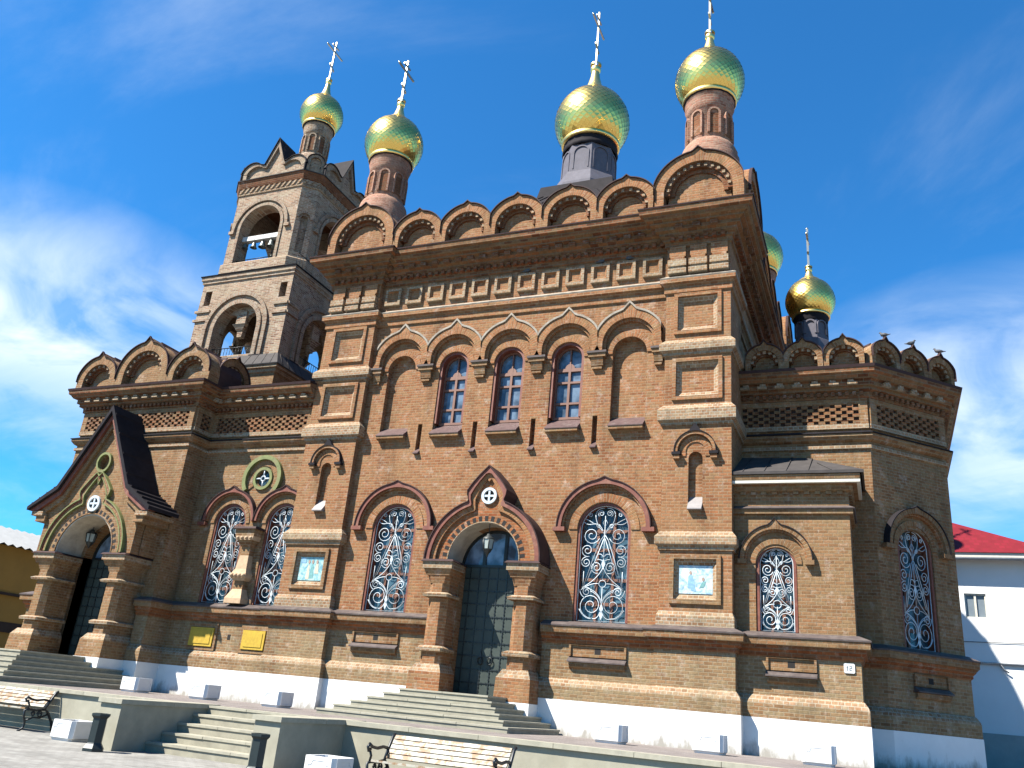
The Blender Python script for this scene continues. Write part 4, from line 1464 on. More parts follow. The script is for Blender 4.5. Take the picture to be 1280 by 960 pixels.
def cupola(x, y, zc, R, zb, rd, kind='brick', cross=(1.9, .52), ball_z=None, drum_ch=8, label=None, base_flare=True, mat='brick_pink'):
    """drum, gold onion dome, finial and cross"""
    zd = zc - .74 * R                   # dome foot
    d = MB()
    c = (x, y, 0)
    n = 8 if kind == 'metal' else 20
    if kind == 'metal':
        d.revolve(c, [(rd * 1.32, zb), (rd * 1.30, zb + .25), (rd * 1.12, zb + .80), (rd * 1.03, zb + .84), (rd * 1.0, zd - .29 * R)], 8, 0, False, PI / 8)
        e_ = .70 * R
        d.revolve(c, [(rd * 1.0, zd - .30 * R), (rd * 1.04, zd - .27 * R), (rd * 1.04, zd - .2 * R), (e_, zd - .10 * R), (e_ * 1.03, zd - .03 * R), (rd * .6, zd)], 20, 2)
        for j in range(8):
            a = 2 * PI * j / 8
            Fd = Fr((x + rd * math.cos(PI / 8) * math.cos(a) * 1.0, y + rd * math.cos(PI / 8) * math.sin(a), 0), (-math.sin(a), math.cos(a), 0), (math.cos(a), math.sin(a), 0))
            hw = rd * .26; z0 = zb + .98; zs = zd - .50 * R + .06 - hw * .6
            d.strip(Fd, rarc(0, zs, hw, 12, max(.1, zs - z0)), rarc(0, zs, hw + .05, 12, max(.1, zs - z0)), -.02, .045, 0)
    else:
        H = zd - zb
        if base_flare:
            d.revolve(c, [(rd * 1.38, zb), (rd * 1.36, zb + .24 * H), (rd * 1.28, zb + .28 * H), (rd * 1.28, zb + .32 * H), (rd * 1.16, zb + .38 * H), (rd * 1.0, zb + .42 * H)], 20, 1)
        d.revolve(c, [(rd, zb), (rd, zd - .20 * H)], 20, 0)
        d.revolve(c, [(rd, zd - .20 * H), (rd * 1.06, zd - .19 * H), (rd * 1.06, zd - .14 * H), (rd * 1.15, zd - .08 * H), (rd * 1.15, zd - .05)], 20, 0)
        d.revolve(c, [(rd * 1.15, zd - .05), (R * .745, zd - .04), (R * .745, zd - .02), (rd * .6, zd)], 20, 2)
        for j in range(8):
            a = 2 * PI * (j + .5) / 8
            ca, sa = math.cos(a), math.sin(a)
            Fd = Fr((x + rd * ca, y + rd * sa, 0), (-sa, ca, 0), (ca, sa, 0))
            hw = rd * .20; z0 = zb + .46 * H; zs = zd - .24 * H - hw
            d.strip(Fd, rarc(0, zs, hw, 10, zs - z0), rarc(0, zs, hw + .06, 10, zs - z0), -.06, .045, 0)
            d.box(Fd, -hw, hw, z0, zs, -.05, .004, 3)
    cu = part('cupola', d, ([('drum_metal'), 'drum_metal', 'roof_dark', 'drum_metal'] if kind == 'metal' else [mat, mat, 'roof_dark', 'brick_dark']), church, label)
    dome_mesh((x, y, zc), R).build('dome', 'gold', cu)
    f = MB()
    f.revolve(c, [(R * .62, zd - .01 * R), (R * .76, zd - .01 * R), (R * .775, zd + .03 * R), (R * .77, zd + .10 * R), (R * .68, zd + .13 * R)], 32)      # gold foot ring
    f.build('foot_ring', 'gold_dull', cu)
    f = MB()
    zt_ = zc + 1.06 * R
    bz = ball_z or zt_ + .62 * R
    hs = bz - zt_
    f.revolve(c, [(R * .47, zt_ - .10 * R), (R * .43, zt_ - .01 * R), (R * .34, zt_ + .02 * R), (R * .255, zt_ + .16 * hs), (R * .19, zt_ + .38 * hs), (R * .135, zt_ + .65 * hs), (R * .095, zt_ + hs)], 14)
    f.ball((x, y, bz), R * .15, n=12, m=8)
    f.revolve(c, [(R * .15, bz + .13 * R), (R * .16, bz + .17 * R), (R * .06, bz + .22 * R)], 12)
    f.build('finial', 'gold_dull', cu)
    cross_mesh((x, y), bz + .12 * R, cross[0], cross[1]).build('cross', 'cross_metal', cu)
    return cu


cupola(-5.58, .78, 18.75, 1.04, 15.2, .64, ball_z=20.6, label='left front cupola on a pink brick drum')
cupola(5.58, .78, 18.75, 1.04, 15.2, .64, ball_z=20.6, label='right front cupola on a pink brick drum')
cupola(5.58, 11.6, 18.75, 1.04, 15.2, .64, ball_z=20.6)
cupola(-5.58, 11.6, 18.75, 1.04, 15.2, .64, ball_z=20.6)
cupola(-.07, CY, 22.5, 1.5, 18.85, 1.06, kind='metal', cross=(2.9, .75), ball_z=25.35, label='largest cupola, on a grey metal octagonal drum')
cupola(7.9, CY, 13.68, .78, 11.4, .50, kind='metal', cross=(1.5, .36), ball_z=14.9, label='small apse cupola on a dark metal drum')

# ================================================================ west part: narthex and bay
m = MB()
NW = (-8.86, -6.87)
holes = [arch_loop(c, .60, 2.56, 5.02) for c in NW]
holes.append([(-7.9 + .26 * math.cos(t * PI / 10), 6.42 + .26 * math.sin(t * PI / 10)) for t in range(20)])
m.prism(F0, [rect(-10.39, -6.405, .05, 9.3)] + holes, -.42, 0, 0, back=False)
BXC = -12.65
ph = arch_loop(BXC, 1.0, .75, 3.72)
m.prism(FB, [rect(-15.35, -10.4, .05, 9.3), ph], -.45, 0, 0, back=False)
m.box(FG, -10.9, -10.4, .05, 9.3, -.62, .198)
m.box(FG, -15.35, -14.9, .05, 9.3, -11.8, .198)
m.box(FG, -14.89, -6.41, .05, 9.3, -11.8, -11.4)
m.box(FG, -14.88, -6.42, 9.0, 9.2, -11.39, -.7, 1)
m.box(FG, -14.88, -6.42, 6.2, 6.3, -11.39, -.7, 1)
part('wall', m, ['brick_tan', 'interior'])


def belt(path, zo=0.0, end_cap=True):
    """string course, diagonal brick lattice frieze, dentils and cornice of the lower volumes"""
    m = MB()
    m.band(path, [(0, 7.26 + zo), (.06, 7.28 + zo), (.06, 7.36 + zo), (.0, 7.38 + zo)], 0, cap=False)
    m.band(path, [(0, 7.44 + zo), (.08, 7.48 + zo), (.16, 7.58 + zo), (.16, 7.64 + zo), (0, 7.70 + zo)], 1)
    part('string_course', m, ['brick_moulding', 'brick_tan'])
    l = MB()
    l.band(path, [(.165, 7.645 + zo), (.19, 7.65 + zo), (.19, 7.675 + zo), (0, 7.76 + zo)], 0)
    part('string_cover', l, 'roof_dark')
    # frieze
    fz = MB()
    for a, b in zip(path[:-1], path[1:]):
        a = Vector(a); b = Vector(b); L_ = (b - a).length
        d = (b - a).normalized()
        F = Fr((a.x, a.y, 0), (d.x, d.y, 0), (d.y, -d.x, 0))
        if L_ < .5 or (L_ > 6 and abs(d.x) < .1):
            continue
        u0, u1 = .22, L_ - .22
        fz.add([F(*q, .004) for q in rect(u0, u1, 7.93 + zo, 8.46 + zo)], [(0, 1, 2, 3)], 3)  # near-black backing, painted as the shade inside the lattice holes
        fz.box(F, 0, L_, 8.46 + zo, 8.60 + zo, 0, .07, 0)
        fz.box(F, 0, L_, 7.80 + zo, 7.93 + zo, 0, .07, 2)
        fz.box(F, .01, u0, 7.931 + zo, 8.459 + zo, 0, .07, 0)
        fz.box(F, u1, L_ - .01, 7.931 + zo, 8.459 + zo, 0, .07, 0)
        rows = 6
        hgt = .528 / rows
        n = int((u1 - u0) / .135)
        w = (u1 - u0) / n
        for r in range(rows):
            for i in range(n):
                if (i + r) % 2 == 0:
                    fz.box(F, u0 + i * w - .012, u0 + (i + 1) * w + .012, 7.932 + zo + r * hgt + .002, 7.93 + zo + (r + 1) * hgt - .004, -.02, .060 + .006 * ((i * 7 + r * 3) % 3), 1)
    part('frieze', fz, ['brick_tan', 'brick_cornice', 'brick_moulding', 'shade_brick'])
    c = MB()
    c.band(path, [(0, 8.60 + zo), (.09, 8.61 + zo), (.09, 8.66 + zo)], 0, cap=False)
    c.band(path, [(.09, 8.66 + zo), (.10, 8.76 + zo), (.20, 8.80 + zo), (.20, 8.88 + zo), (.27, 8.90 + zo), (.27, 9.03 + zo), (.38, 9.06 + zo), (.44, 9.14 + zo), (.50, 9.18 + zo), (.52, 9.34 + zo), (0, 9.34 + zo)], 0)
    dentils(c, path, .095, .195, 8.665 + zo, 8.755 + zo, .085, .085, 1)
    dentils(c, path, .265, .36, 8.905 + zo, 8.965 + zo, .24, .17, 2)
    dentils(c, path, .265, .362, 8.97 + zo, 9.028 + zo, .15, .26, 2)
    part('cornice', c, ['brick_cornice', 'brick_dark', 'brick_moulding'])
    r = MB()
    r.band(path, [(.53, 9.29 + zo), (.55, 9.365 + zo), (-.4, 9.50 + zo), (-.6, 9.50 + zo)], 0)
    part('cornice_cover', r, 'roof_brown')


belt(PATH_WEST)
belt(PATH_APSE, 0.03)

# bay gables
FBK = Fr((0, -.65, 0), (1, 0, 0), (0, -1, 0))
T3 = ('brick_arch_tan', 'brick_tan', 'brick_moulding', 'brick_dark')
gable(FBK, -12.85, 9.36, 9.80, 1.13, .83, .19, 1.14, .36, 1.6, T3, dots=11)
gable(FBK, -14.90, 9.36, 9.66, .90, .62, .16, .90, .36, 1.5, T3)
gable(FBK, -10.80, 9.36, 9.66, .90, .62, .16, .90, .36, 1.5, T3)
FBE = Fr((-10.4, 0, 0), (0, 1, 0), (1, 0, 0))
gable(FBE, .22, 9.36, 9.75, .78, .55, .14, .77, .40, 1.8, T3)
m = MB()
hip(m, -10.9, 5.9, 4.75, 6.0, 9.45, 3.0, 2.6, 10.75)
part('roof', m, 'roof_brown')

# twin windows of the narthex with ring and pillar
for c in NW:
    w = tall_window(F0, c, 2.62, .53, 2.92, ['brick_arch_tan', 'red_paint', 'window_frame'], .06)
    hood(w, F0, c, 5.06, .89, .982, .09, ['red_paint', 'roof_brown'], foot=.0, footu=0.0)
m = MB()
for c in NW:
    for t in (-1, 1):
        pass
m.box(F0, -10.02, -9.72, 4.93, 5.03, 0, .15, 0)
part('corbel', m, 'red_paint')
m = MB()
zc = 6.40
def circ(cx, cz, r, a0=0, a1=360, n=40):
    return arc(cx, cz, r, a0, a1, n)
m.strip(F0, circ(-7.9, zc, .60, 215, -35), circ(-7.9, zc, .73, 215, -35), 0, .13, 0)
m.strip(F0, circ(-7.9, zc, .27), circ(-7.9, zc, .36), 0, .07, 0)
m.strip(F0, circ(-7.9, zc, .40, 215, -35), circ(-7.9, zc, .60, 215, -35), 0, .03, 1)
rg = part('round_window', m, ['green_paint', 'brick_arch_tan'])
g = MB()
for a in range(4):
    t = a * PI / 2
    g.tube([F0(-7.9 + .07 * math.cos(t), zc + .07 * math.sin(t), .02), F0(-7.9 + .27 * math.cos(t), zc + .27 * math.sin(t), .02)], .028, 4)
g.tube([F0(-7.9 + .08 * math.cos(t * PI / 6), zc + .08 * math.sin(t * PI / 6), .025) for t in range(12)], .025, 4, closed=True)
g.build('rosette', 'white_iron', rg)
g = MB(); g.prism(F0, [circ(-7.9, zc, .26)[:-1]], -.12, -.10)
g.build('pane', 'glass_blue', rg)
# pillar between the windows
m = MB()
FPI = Fr((-7.88, .2, 0), (1, 0, 0), (0, -1, 0))
def stack(m, F, seq):
    for z0, z1, w0, w1, d0, d1, mi in seq:
        p = [F(-w0, z0, 0), F(-w0, z0, d0), F(w0, z0, d0), F(w0, z0, 0), F(-w1, z1, 0), F(-w1, z1, d1), F(w1, z1, d1), F(w1, z1, 0)]
        m.add(p, [(0, 1, 5, 4), (1, 2, 6, 5), (2, 3, 7, 6), (0, 3, 2, 1), (4, 5, 6, 7)], mi)
stack(m, FPI, [(2.60, 2.74, .30, .30, .34, .34, 0), (2.74, 3.02, .30, .17, .34, .22, 0), (3.02, 3.26, .16, .16, .20, .20, 1), (3.26, 3.34, .2, .27, .24, .30, 0),
               (3.34, 3.46, .28, .28, .32, .32, 0), (3.46, 3.60, .27, .20, .3, .24, 0), (3.60, 4.0, .20, .16, .24, .20, 0), (4.0, 4.26, .155, .155, .19, .19, 1), (4.26, 4.44, .18, .27, .22, .32, 1),
               (4.44, 4.56, .30, .33, .34, .36, 0), (4.56, 4.76, .34, .36, .36, .38, 2), (4.76, 4.83, .42, .40, .44, .40, 3)])
for k in range(4):
    m.ball(FPI(-.21 + .14 * k, 3.40, .33), .062, 0, 8, 6)
    m.ball(FPI(-.24 + .16 * k, 4.50, .36), .05, 0, 8, 6)
part('pillar', m, ['cream_stone', 'brick_tan', 'brick_tan', 'roof_brown'])
for x0, x1 in ((-9.36, -8.46), (-7.43, -6.60)):
    m = MB()
    m.prism(F0, [rect(x0 - .08, x1 + .08, 1.26, 2.02), rect(x0, x1, 1.36, 1.90)], .071, .12, 0)
    m.box(F0, x0 + .02, x1 - .02, 1.37, 1.89, .07, .15, 1)
    m.box(F0, x0 + .1, x1 - .1, 1.44, 1.82, .151, .165, 1)
    part('niche_panel', m, ['brick_tan', 'yellow_panel'], label='yellow panel set in the dado under the twin windows')
m = MB(); m.box(F0, -8.0, -7.9, 1.6, 1.74, .0715, .078)
part('vent_hole', m, 'interior')

# ---------------- west porch
PY = -1.60
FR = Fr((BXC, PY, 0), (1, 0, 0), (0, -1, 0))
FRB = Fr((BXC, -.65, 0), (1, 0, 0), (0, -1, 0))
h = MB()
GK = [(-1.95, 3.71), (-1.95, 4.85), (-2.05, 5.0), (-1.42, 5.55), (0, 8.0), (1.42, 5.55), (2.05, 5.0), (1.95, 4.85), (1.95, 3.71)]
op = [(x, z) for x, z in arc(0, 3.72, 1.18, 0, 180, 26)]
ring = [(0 + .22 * math.cos(t * PI / 10), 6.50 + .24 * math.sin(t * PI / 10)) for t in range(20)]
h.prism(FR, [GK + op, ring], -.30, 0, 0)
h.add([FR(*q, -.16) for q in rect(-.4, .4, 6.1, 6.9)], [(0, 1, 2, 3)], 0)
porch = part('porch', h, 'brick_tan')
PD = .93          # from bay wall to porch front
for s in (-1, 1):
    m = MB()
    pier(m, FRB, s, 1.10, 1.80, PD + .02, .78, 3.70)
    a, b = (.95, 1.95) if s > 0 else (-1.95, -.95)
    m.box(FRB, a, b, -.01, .775, 0, PD + .18, 3)
    u = s * 1.72
    m.box(FRB, u - .24, u + .24, 3.71, 4.86, 0, PD - .31, 0)
    m.build('pier', ['brick_tan', 'brick_moulding', 'roof_brown', 'whitewash'], porch)
h = MB()
pb = bump_outline(1.70, .58, 0, 6.08, .05, 3.72)
pm_ = bump_outline(1.63, .52, 0, 5.97, .05, 3.72)
pi_ = bump_outline(1.50, .43, 0, 5.78, .02, 3.72)
ga = bump_outline(1.665, .55, 0, 6.03, .05, 3.72)
gb_ = bump_outline(1.535, .45, 0, 5.84, .03, 3.72)
h.strip(FR, ga, pb, 0, .13, 0)
h.strip(FR, pm_, ga, 0, .10, 2)
h.strip(FR, gb_, pm_, 0, .07, 1)
h.strip(FR, pi_, gb_, 0, .085, 0)
h.strip(FR, [(.235 * math.cos(t * PI / 16), 6.50 + .255 * math.sin(t * PI / 16)) for t in range(33)], [(.30 * math.cos(t * PI / 16), 6.50 + .33 * math.sin(t * PI / 16)) for t in range(33)], 0, .10, 0)
h.strip(FR, rarc(0, 3.72, 1.16, 30), rarc(0, 3.72, 1.19, 30), -.3, .02, 1)
h.build('arch_moulding', ['green_paint', 'brick_arch_tan', 'red_paint'], porch)
h = MB()
for i in range(21):
    a = math.radians(7 + 166 * i / 20)
    c, s_ = math.cos(a), math.sin(a)
    q = [(r * c - t * s_, 3.72 + r * s_ + t * c) for r, t in ((1.195, -.045), (1.32, -.05), (1.32, .05), (1.195, .045))]
    h.add([FR(*x, .004) for x in q], [(0, 1, 2, 3)])
h.build('tooth_course', 'interior', porch)
medallion(FR, 0.0, 5.20, .25, .003, porch)
h = MB()
# gable roof with kinked eaves, and its soffit mouldings
RK = [(-2.55, 5.06), (-1.50, 5.72), (0, 8.34), (1.50, 5.72), (2.55, 5.06)]
RI = [(-2.55, 4.95), (-1.44, 5.60), (0, 8.14), (1.44, 5.60), (2.55, 4.95)]
h.strip(FR, RI, RK, -.94, .30, 0)
rt = 0
for k in range(4):
    p0 = Vector(RK[k]); p1 = Vector(RK[k + 1])
    for i in range(4):
        q = p0.lerp(p1, (i + .5) / 4)
        h.box(FR, q.x - .012, q.x + .012, q.y - .02, q.y + .05, -.92, .28, 0)
h.build('roof', 'roof_dark', porch)
h = MB()
R2 = [(-2.20, 4.95), (-1.36, 5.46), (0, 7.88), (1.36, 5.46), (2.20, 4.95)]
R3 = [(-2.1, 4.80), (-1.28, 5.32), (0, 7.64), (1.28, 5.32), (2.1, 4.80)]
h.strip(FR, R2, [(x * .995, z - .004) for x, z in RI], -.02, .20, 0)
h.strip(FR, R3, R2, -.02, .10, 1)
for s in (-1, 1):
    h.box(FR, s * 2.05 - .2, s * 2.05 + .2, 4.62, 4.80, -.9, .12, 1)
    h.box(FR, s * 2.18 - .24, s * 2.18 + .24, 4.80, 4.93, -.92, .18, 2)
h.build('gable_moulding', ['red_paint', 'brick_tan', 'brick_moulding'], porch)
h = MB()
h.strip(FR, rarc(0, 3.72, 1.12, 28), rarc(0, 3.72, 1.165, 28), -1.35, -.02, 0)
for s in (-1, 1):
    h.box(FR, s * 1.06 - .06, s * 1.06 + .06, .8, 3.71, -1.36, -.95, 1)
h.build('reveal', ['soffit', 'brick_tan'], porch)
FDW = Fr((BXC, -.65, 0), (1, 0, 0), (0, -1, 0))
door(FDW, .98, .80, 3.72, -.36, church)
sp_ = MB()
sp_.box(FG, BXC - .6, BXC + .6, -.01, .05, .7, 1.4)
sroot2 = part('entrance_stairs', sp_, 'stone_step')
steps(BXC, 6, 1.45, -3.83, .76, .30, .29, -.6, sroot2)

# ================================================================ bell tower
TX, TY = -13.76, 6.0
m = MB()
FT = lambda h_, k: Fr((TX + (0, 1, 0, -1)[k] * h_, TY + (-1, 0, 1, 0)[k] * h_, 0), ((1, 0, 0), (0, 1, 0), (-1, 0, 0), (0, -1, 0))[k], ((0, -1, 0), (1, 0, 0), (0, 1, 0), (-1, 0, 0))[k])
TH = 2.32
for k in range(4):
    F = FT(TH, k)
    a = TH if k % 2 == 0 else TH - .56
    hole = arch_loop(-.10 if k == 0 else 0, 1.10, 12.55, 13.75, 20)
    n1 = [rect(s * 1.93 - .17, s * 1.93 + .17, 14.95, 15.62) for s in (-1, 1)] if k % 2 == 0 else []
    m.prism(F, [rect(-a, a, 12.0, 16.25), hole] + n1, -.55, 0, 0)
    hx = -.10 if k == 0 else 0
    # twin arches with a hanging pendant
    hang = [(-1.1, 13.74)] + [(-1.04, 13.74)] + arc(-.60, 14.10, .44, 180, 0, 10) + [(-.14, 13.75), (-.11, 13.5), (.11, 13.5), (.14, 13.75)] + arc(.60, 14.10, .44, 180, 0, 10) + [(1.04, 13.74), (1.1, 13.74)] + arc(0, 13.75, 1.105, 0, 180, 18)
    m.prism(F, [[(x + hx, z) for x, z in hang]], -.50, -.30, 0)
    stackF = Fr(F(hx, 0, -.34), F.u, F.n)
    stack(m, stackF, [(14.02, 14.62, .24, .24, .12, .12, 0), (13.90, 14.02, .24, .34, .12, .2, 0), (13.78, 13.9, .16, .24, .08, .14, 0)])
    m.strip(F, rarc(hx, 13.75, 1.102, 26, 1.3), rarc(hx, 13.75, 1.30, 26, 1.3), 0, .06, 1)
    m.strip(F, rarc(hx, 13.75, 1.46, 26, 1.3), rarc(hx, 13.75, 1.62, 26, 1.3), 0, .10, 1)
    for s in (-1, 1):
        u0, u1 = (1.63, TH) if s > 0 else (-TH, -1.63)
        for z in (14.22, 14.62):
            m.box(F, u0 + hx * (s < 0), u1, z, z + .10, .0, .07, 0)
    # pendulum plinth arch jambs
    m.box(F, -1.65 + hx, -1.1 + hx, 12.4, 12.45, 0, .12, 2)
    m.box(F, 1.1 + hx, 1.65 + hx, 12.4, 12.45, 0, .12, 2)
sq = lambda h_: [(TX - h_, TY + h_), (TX - h_, TY - h_), (TX + h_, TY - h_), (TX + h_, TY + h_)]
m.band(sq(TH), [(0, 15.95), (.05, 15.98), (.05, 16.08), (.10, 16.12), (.10, 16.27), (-.2, 16.27)], 0, closed=True)
m.add([(TX - 1.75, TY - 1.75, 12.5), (TX + 1.75, TY - 1.75, 12.5), (TX + 1.75, TY + 1.75, 12.5), (TX - 1.75, TY + 1.75, 12.5)], [(0, 1, 2, 3)], 2)
m.add([(TX - 2.2, TY - 2.2, 16.2), (TX + 2.2, TY - 2.2, 16.2), (TX + 2.2, TY + 2.2, 16.2), (TX - 2.2, TY + 2.2, 16.2)], [(0, 1, 2, 3)], 2)
# plinth of the tower
hip(m, TX, TY, 2.62, 2.62, 9.6, 2.62, 2.62, 11.75, 3)
m.band(sq(2.62), [(0, 11.50), (.08, 11.55), (.08, 11.63), (.18, 11.68), (.18, 11.78), (0, 11.78)], 4, closed=True)
tower = part('bell_tower', m, ['brick_pale', 'brick_pale_arch', 'roof_dark', 'brick_tan', 'brick_moulding'])
h = MB()
h.band(sq(2.62), [(.22, 11.77), (.24, 11.82), (-.20, 12.42), (-.5, 12.42)], 0, closed=True)
for k in range(4):
    F = FT(2.62, k)
    for i in range(-6, 7):
        if abs(i) * .42 > 1.15:
            h.tube([F(i * .42, 11.83, .23), F(i * .38, 12.43, -.20)], .02, 3)
h.build('roof_skirt', 'roof_grey', tower)
h = MB()
h.band(sq(TH), [(.13, 16.26), (.15, 16.31), (-.30, 16.50), (-.6, 16.5)], 0, closed=True)
h.build('cornice_cover', 'roof_dark', tower)
# upper tier: square with cut corners
UH, CH = 2.20, .52
oc = [(-UH, UH - CH), (-UH, -UH + CH), (-UH + CH, -UH), (UH - CH, -UH), (UH, -UH + CH), (UH, UH - CH), (UH - CH, UH), (-UH + CH, UH)]
octp = [(TX + x, TY + y) for x, y in oc]
m = MB()
for k in range(4):
    F = FT(UH, k)
    a = UH - CH
    hx = -.10 if k == 0 else 0
    m.prism(F, [rect(-a, a, 16.4, 20.55), arch_loop(hx, 1.06, 16.5, 18.55, 20)], -.55, 0, 0)
    m.strip(F, rarc(hx, 18.55, 1.062, 26, 2.0), rarc(hx, 18.55, 1.20, 26, 2.0), 0, .05, 1)
    m.strip(F, rarc(hx, 18.50, 1.33, 26, 0), ogee(hx, 18.50, 1.46, .13, 26, 0, w=9), 0, .10, 1)
    for s in (-1, 1):
        m.box(F, hx + s * 1.45 - .13, hx + s * 1.45 + .13, 18.36, 18.50, 0, .12, 0)
    # chamfer wall with a blind hooded niche
    p0 = Vector(octp[(3 + 2 * k) % 8]); p1 = Vector(octp[(4 + 2 * k) % 8])
    d = (p1 - p0).normalized()
    Fc = Fr((p0.x, p0.y, 0), (d.x, d.y, 0), (d.y, -d.x, 0))
    Lc = (p1 - p0).length
    m.prism(Fc, [rect(0, Lc, 16.4, 20.55), arch_loop(Lc / 2, .15, 17.2, 18.8, 10)], -.3, 0, 0)
    m.add([Fc(*q, -.15) for q in rect(.1, Lc - .1, 17.1, 19.1)], [(0, 1, 2, 3)], 0)
    m.strip(Fc, rarc(Lc / 2, 18.80, .24, 12), rarc(Lc / 2, 18.80, .33, 12), 0, .07, 1)
# zigzag band and cornice
m.band(octp, [(0, 16.42), (.10, 16.45), (.10, 16.86), (0, 16.95)], 0, closed=True)
m.band(octp, [(0, 20.30), (.05, 20.33), (.05, 20.38), (.03, 20.40)], 3, closed=True)
m.band(octp, [(.03, 20.66), (.07, 20.68), (.10, 20.76), (.16, 20.96), (.17, 21.0), (-.2, 21.0)], 2, closed=True)
for a, b in zip(octp, octp[1:] + octp[:1]):
    a = Vector(a); b = Vector(b); d = (b - a).normalized(); L_ = (b - a).length
    Fz = Fr((a.x, a.y, 0), (d.x, d.y, 0), (d.y, -d.x, 0))
    n = max(2, round(L_ / .28)); w = L_ / n
    m.box(Fz, 0, L_, 20.40, 20.66, -.3, .025, 0)
    for i in range(n):
        u = i * w
        m.prism(Fz, [[(u + w * .02, 20.42), (u + w * .40, 20.42), (u + w * .98, 20.64), (u + w * .60, 20.64)]], .02, .075, 3)
m.add([(x, y, 20.5) for x, y in octp], [tuple(range(8))], 2)
upper = m.build('belfry', ['brick_pale', 'brick_pale_arch', 'brick_dark', 'brick_moulding'], tower)
h = MB()
h.band(octp, [(.20, 20.99), (.21, 21.03), (-.15, 21.12), (-.3, 21.12)], 0, closed=True)
# roof over the belfry up to the drum
ins_ = [(TX + x * .93, TY + y * .93, 21.05) for x, y in oc]
top_ = [(TX + x * .30, TY + y * .30, 22.55) for x, y in oc]
h.add(ins_ + top_, [(i, (i + 1) % 8, 8 + (i + 1) % 8, 8 + i) for i in range(8)] + [tuple(range(8, 16))])
h.build('belfry_roof', 'roof_grey', tower)
h = MB()
for k in range(4):
    F = FT(UH, k)
    a = UH - CH
    # trefoil front: two shoulders and a steep middle gable
    sh = .62
    row = [(-a, 21.02), (-a, 21.42)] + arc(-a + sh - .05, 21.30, sh, 170, 48, 8) + [(-.52, 21.72), (0, 23.0), (.52, 21.72)] + arc(a - sh + .05, 21.30, sh, 132, 10, 8) + [(a, 21.42), (a, 21.02)]
    inr = [(x * .86, 21.02 + (z - 21.02) * .80) for x, z in row]
    row2 = [(x * 1.03, 21.0 + (z - 21.0) * 1.035) for x, z in row]
    h.strip(F, inr, row, -.3, .10, 1)
    h.prism(F, [inr], -.25, -.02, 0)
    h.strip(F, [(x * 1.002, z + .002) for x, z in row], row2, -1.0, .16, 2)
    p0 = Vector(octp[(3 + 2 * k) % 8]); p1 = Vector(octp[(4 + 2 * k) % 8])
    d = (p1 - p0).normalized()
    Fc = Fr((p0.x, p0.y, 0), (d.x, d.y, 0), (d.y, -d.x, 0)); Lc = (p1 - p0).length
    h.strip(Fc, rarc(Lc / 2, 21.62, .24, 14, .6), rarc(Lc / 2, 21.62, Lc / 2 - .01, 14, .6), -.3, .06, 1)
    h.prism(Fc, [[(.1, 21.02), (Lc - .1, 21.02)] + arc(Lc / 2, 21.62, .26, 0, 180, 10)], -.3, -.05, 0)
    h.strip(Fc, rarc(Lc / 2, 21.62, Lc / 2 - .005, 14, .6), rarc(Lc / 2, 21.62, Lc / 2 + .03, 14, .6), -.8, .10, 2)
h.build('belfry_gable', ['brick_pale', 'brick_pale_arch', 'roof_dark'], tower)
h = MB()
for z0_, hh, hw_, y_ in ((16.5, .62, 1.06, UH), (12.45, .50, 1.1, TH)):
    for k in range(4):
        F = FT(y_ - .15, k)
        hx = -.10 if k == 0 else 0
        h.tube([F(hx - hw_, z0_ + hh), F(hx + hw_, z0_ + hh)], .022, 4)
        h.tube([F(hx - hw_, z0_ + hh * .15), F(hx + hw_, z0_ + hh * .15)], .016, 4)
        for i in range(15):
            u = hx - hw_ + 2 * hw_ * (i + .5) / 15
            h.tube([F(u, z0_ + .02), F(u, z0_ + hh)], .012, 3)
# hand rail outside round the belfry
sqr = [(TX - 2.28, TY - 2.28), (TX + 2.28, TY - 2.28), (TX + 2.28, TY + 2.28)]
for a, b in ((1, 2),):
    a = Vector(sqr[a]); b = Vector(sqr[b])
    for i in range(24):
        q = a.lerp(b, i / 23)
        h.tube([(q.x, q.y, 16.35), (q.x, q.y, 16.95)], .012, 3)
    h.tube([(a.x, a.y, 16.95), (b.x, b.y, 16.95)], .02, 4)
h.build('railing', 'cast_iron', tower)
h = MB()
FBm = FT(UH - .35, 0)
h.box(FBm, -1.6, 1.5, 18.12, 18.33, -.12, .12, 0)
for i in range(7):
    h.box(FBm, -1.4 + .45 * i, -1.38 + .45 * i, 18.115, 18.335, -.125, .125, 1)
h.build('bell_beam', ['beam_white', 'pipe_metal'], tower)
h = MB()
F = FT(UH - 1.4, 0)
h.tube([F(-1.4, 17.6, 0), F(1.3, 16.55, .6)], .10, 4)
h.tube([F(-.1, 18.2, .4), F(-.2, 16.6, .4)], .03, 4)
h.build('brace', 'bronze', tower)
cupola(TX - .02, TY, 26.0, 1.02, 22.3, .60, ball_z=28.05, cross=(2.4, .62), label='bell tower cupola on a tan drum', base_flare=True, mat='brick_pale')


def bell(loc, R, label):
    b = empty('bell', loc, label, 'bell', 'bells hanging from the beam in the belfry')
    g = MB()
    g.revolve((loc[0], loc[1], loc[2]), [(R * .05, R * 1.75), (R * .42, R * 1.7), (R * .52, R * 1.4), (R * .6, R * .8), (R * .78, R * .3), (R * 1.0, 0), (R * .93, 0), (R * .55, R * .8), (R * .4, R * 1.5)], 16)
    g.tube([(loc[0], loc[1], loc[2] + R * 1.7), (loc[0], loc[1], loc[2] + R * 2.1)], R * .12, 5)
    g.build('bell_body', 'bronze', b)
    g = MB()
    g.tube([(loc[0], loc[1], loc[2] + R * 1.3), (loc[0], loc[1], loc[2] - R * .05)], R * .07, 5)
    g.ball((loc[0], loc[1], loc[2] - R * .1), R * .16, 0, 8, 6)
    g.build('clapper', 'cast_iron', b)
    return b


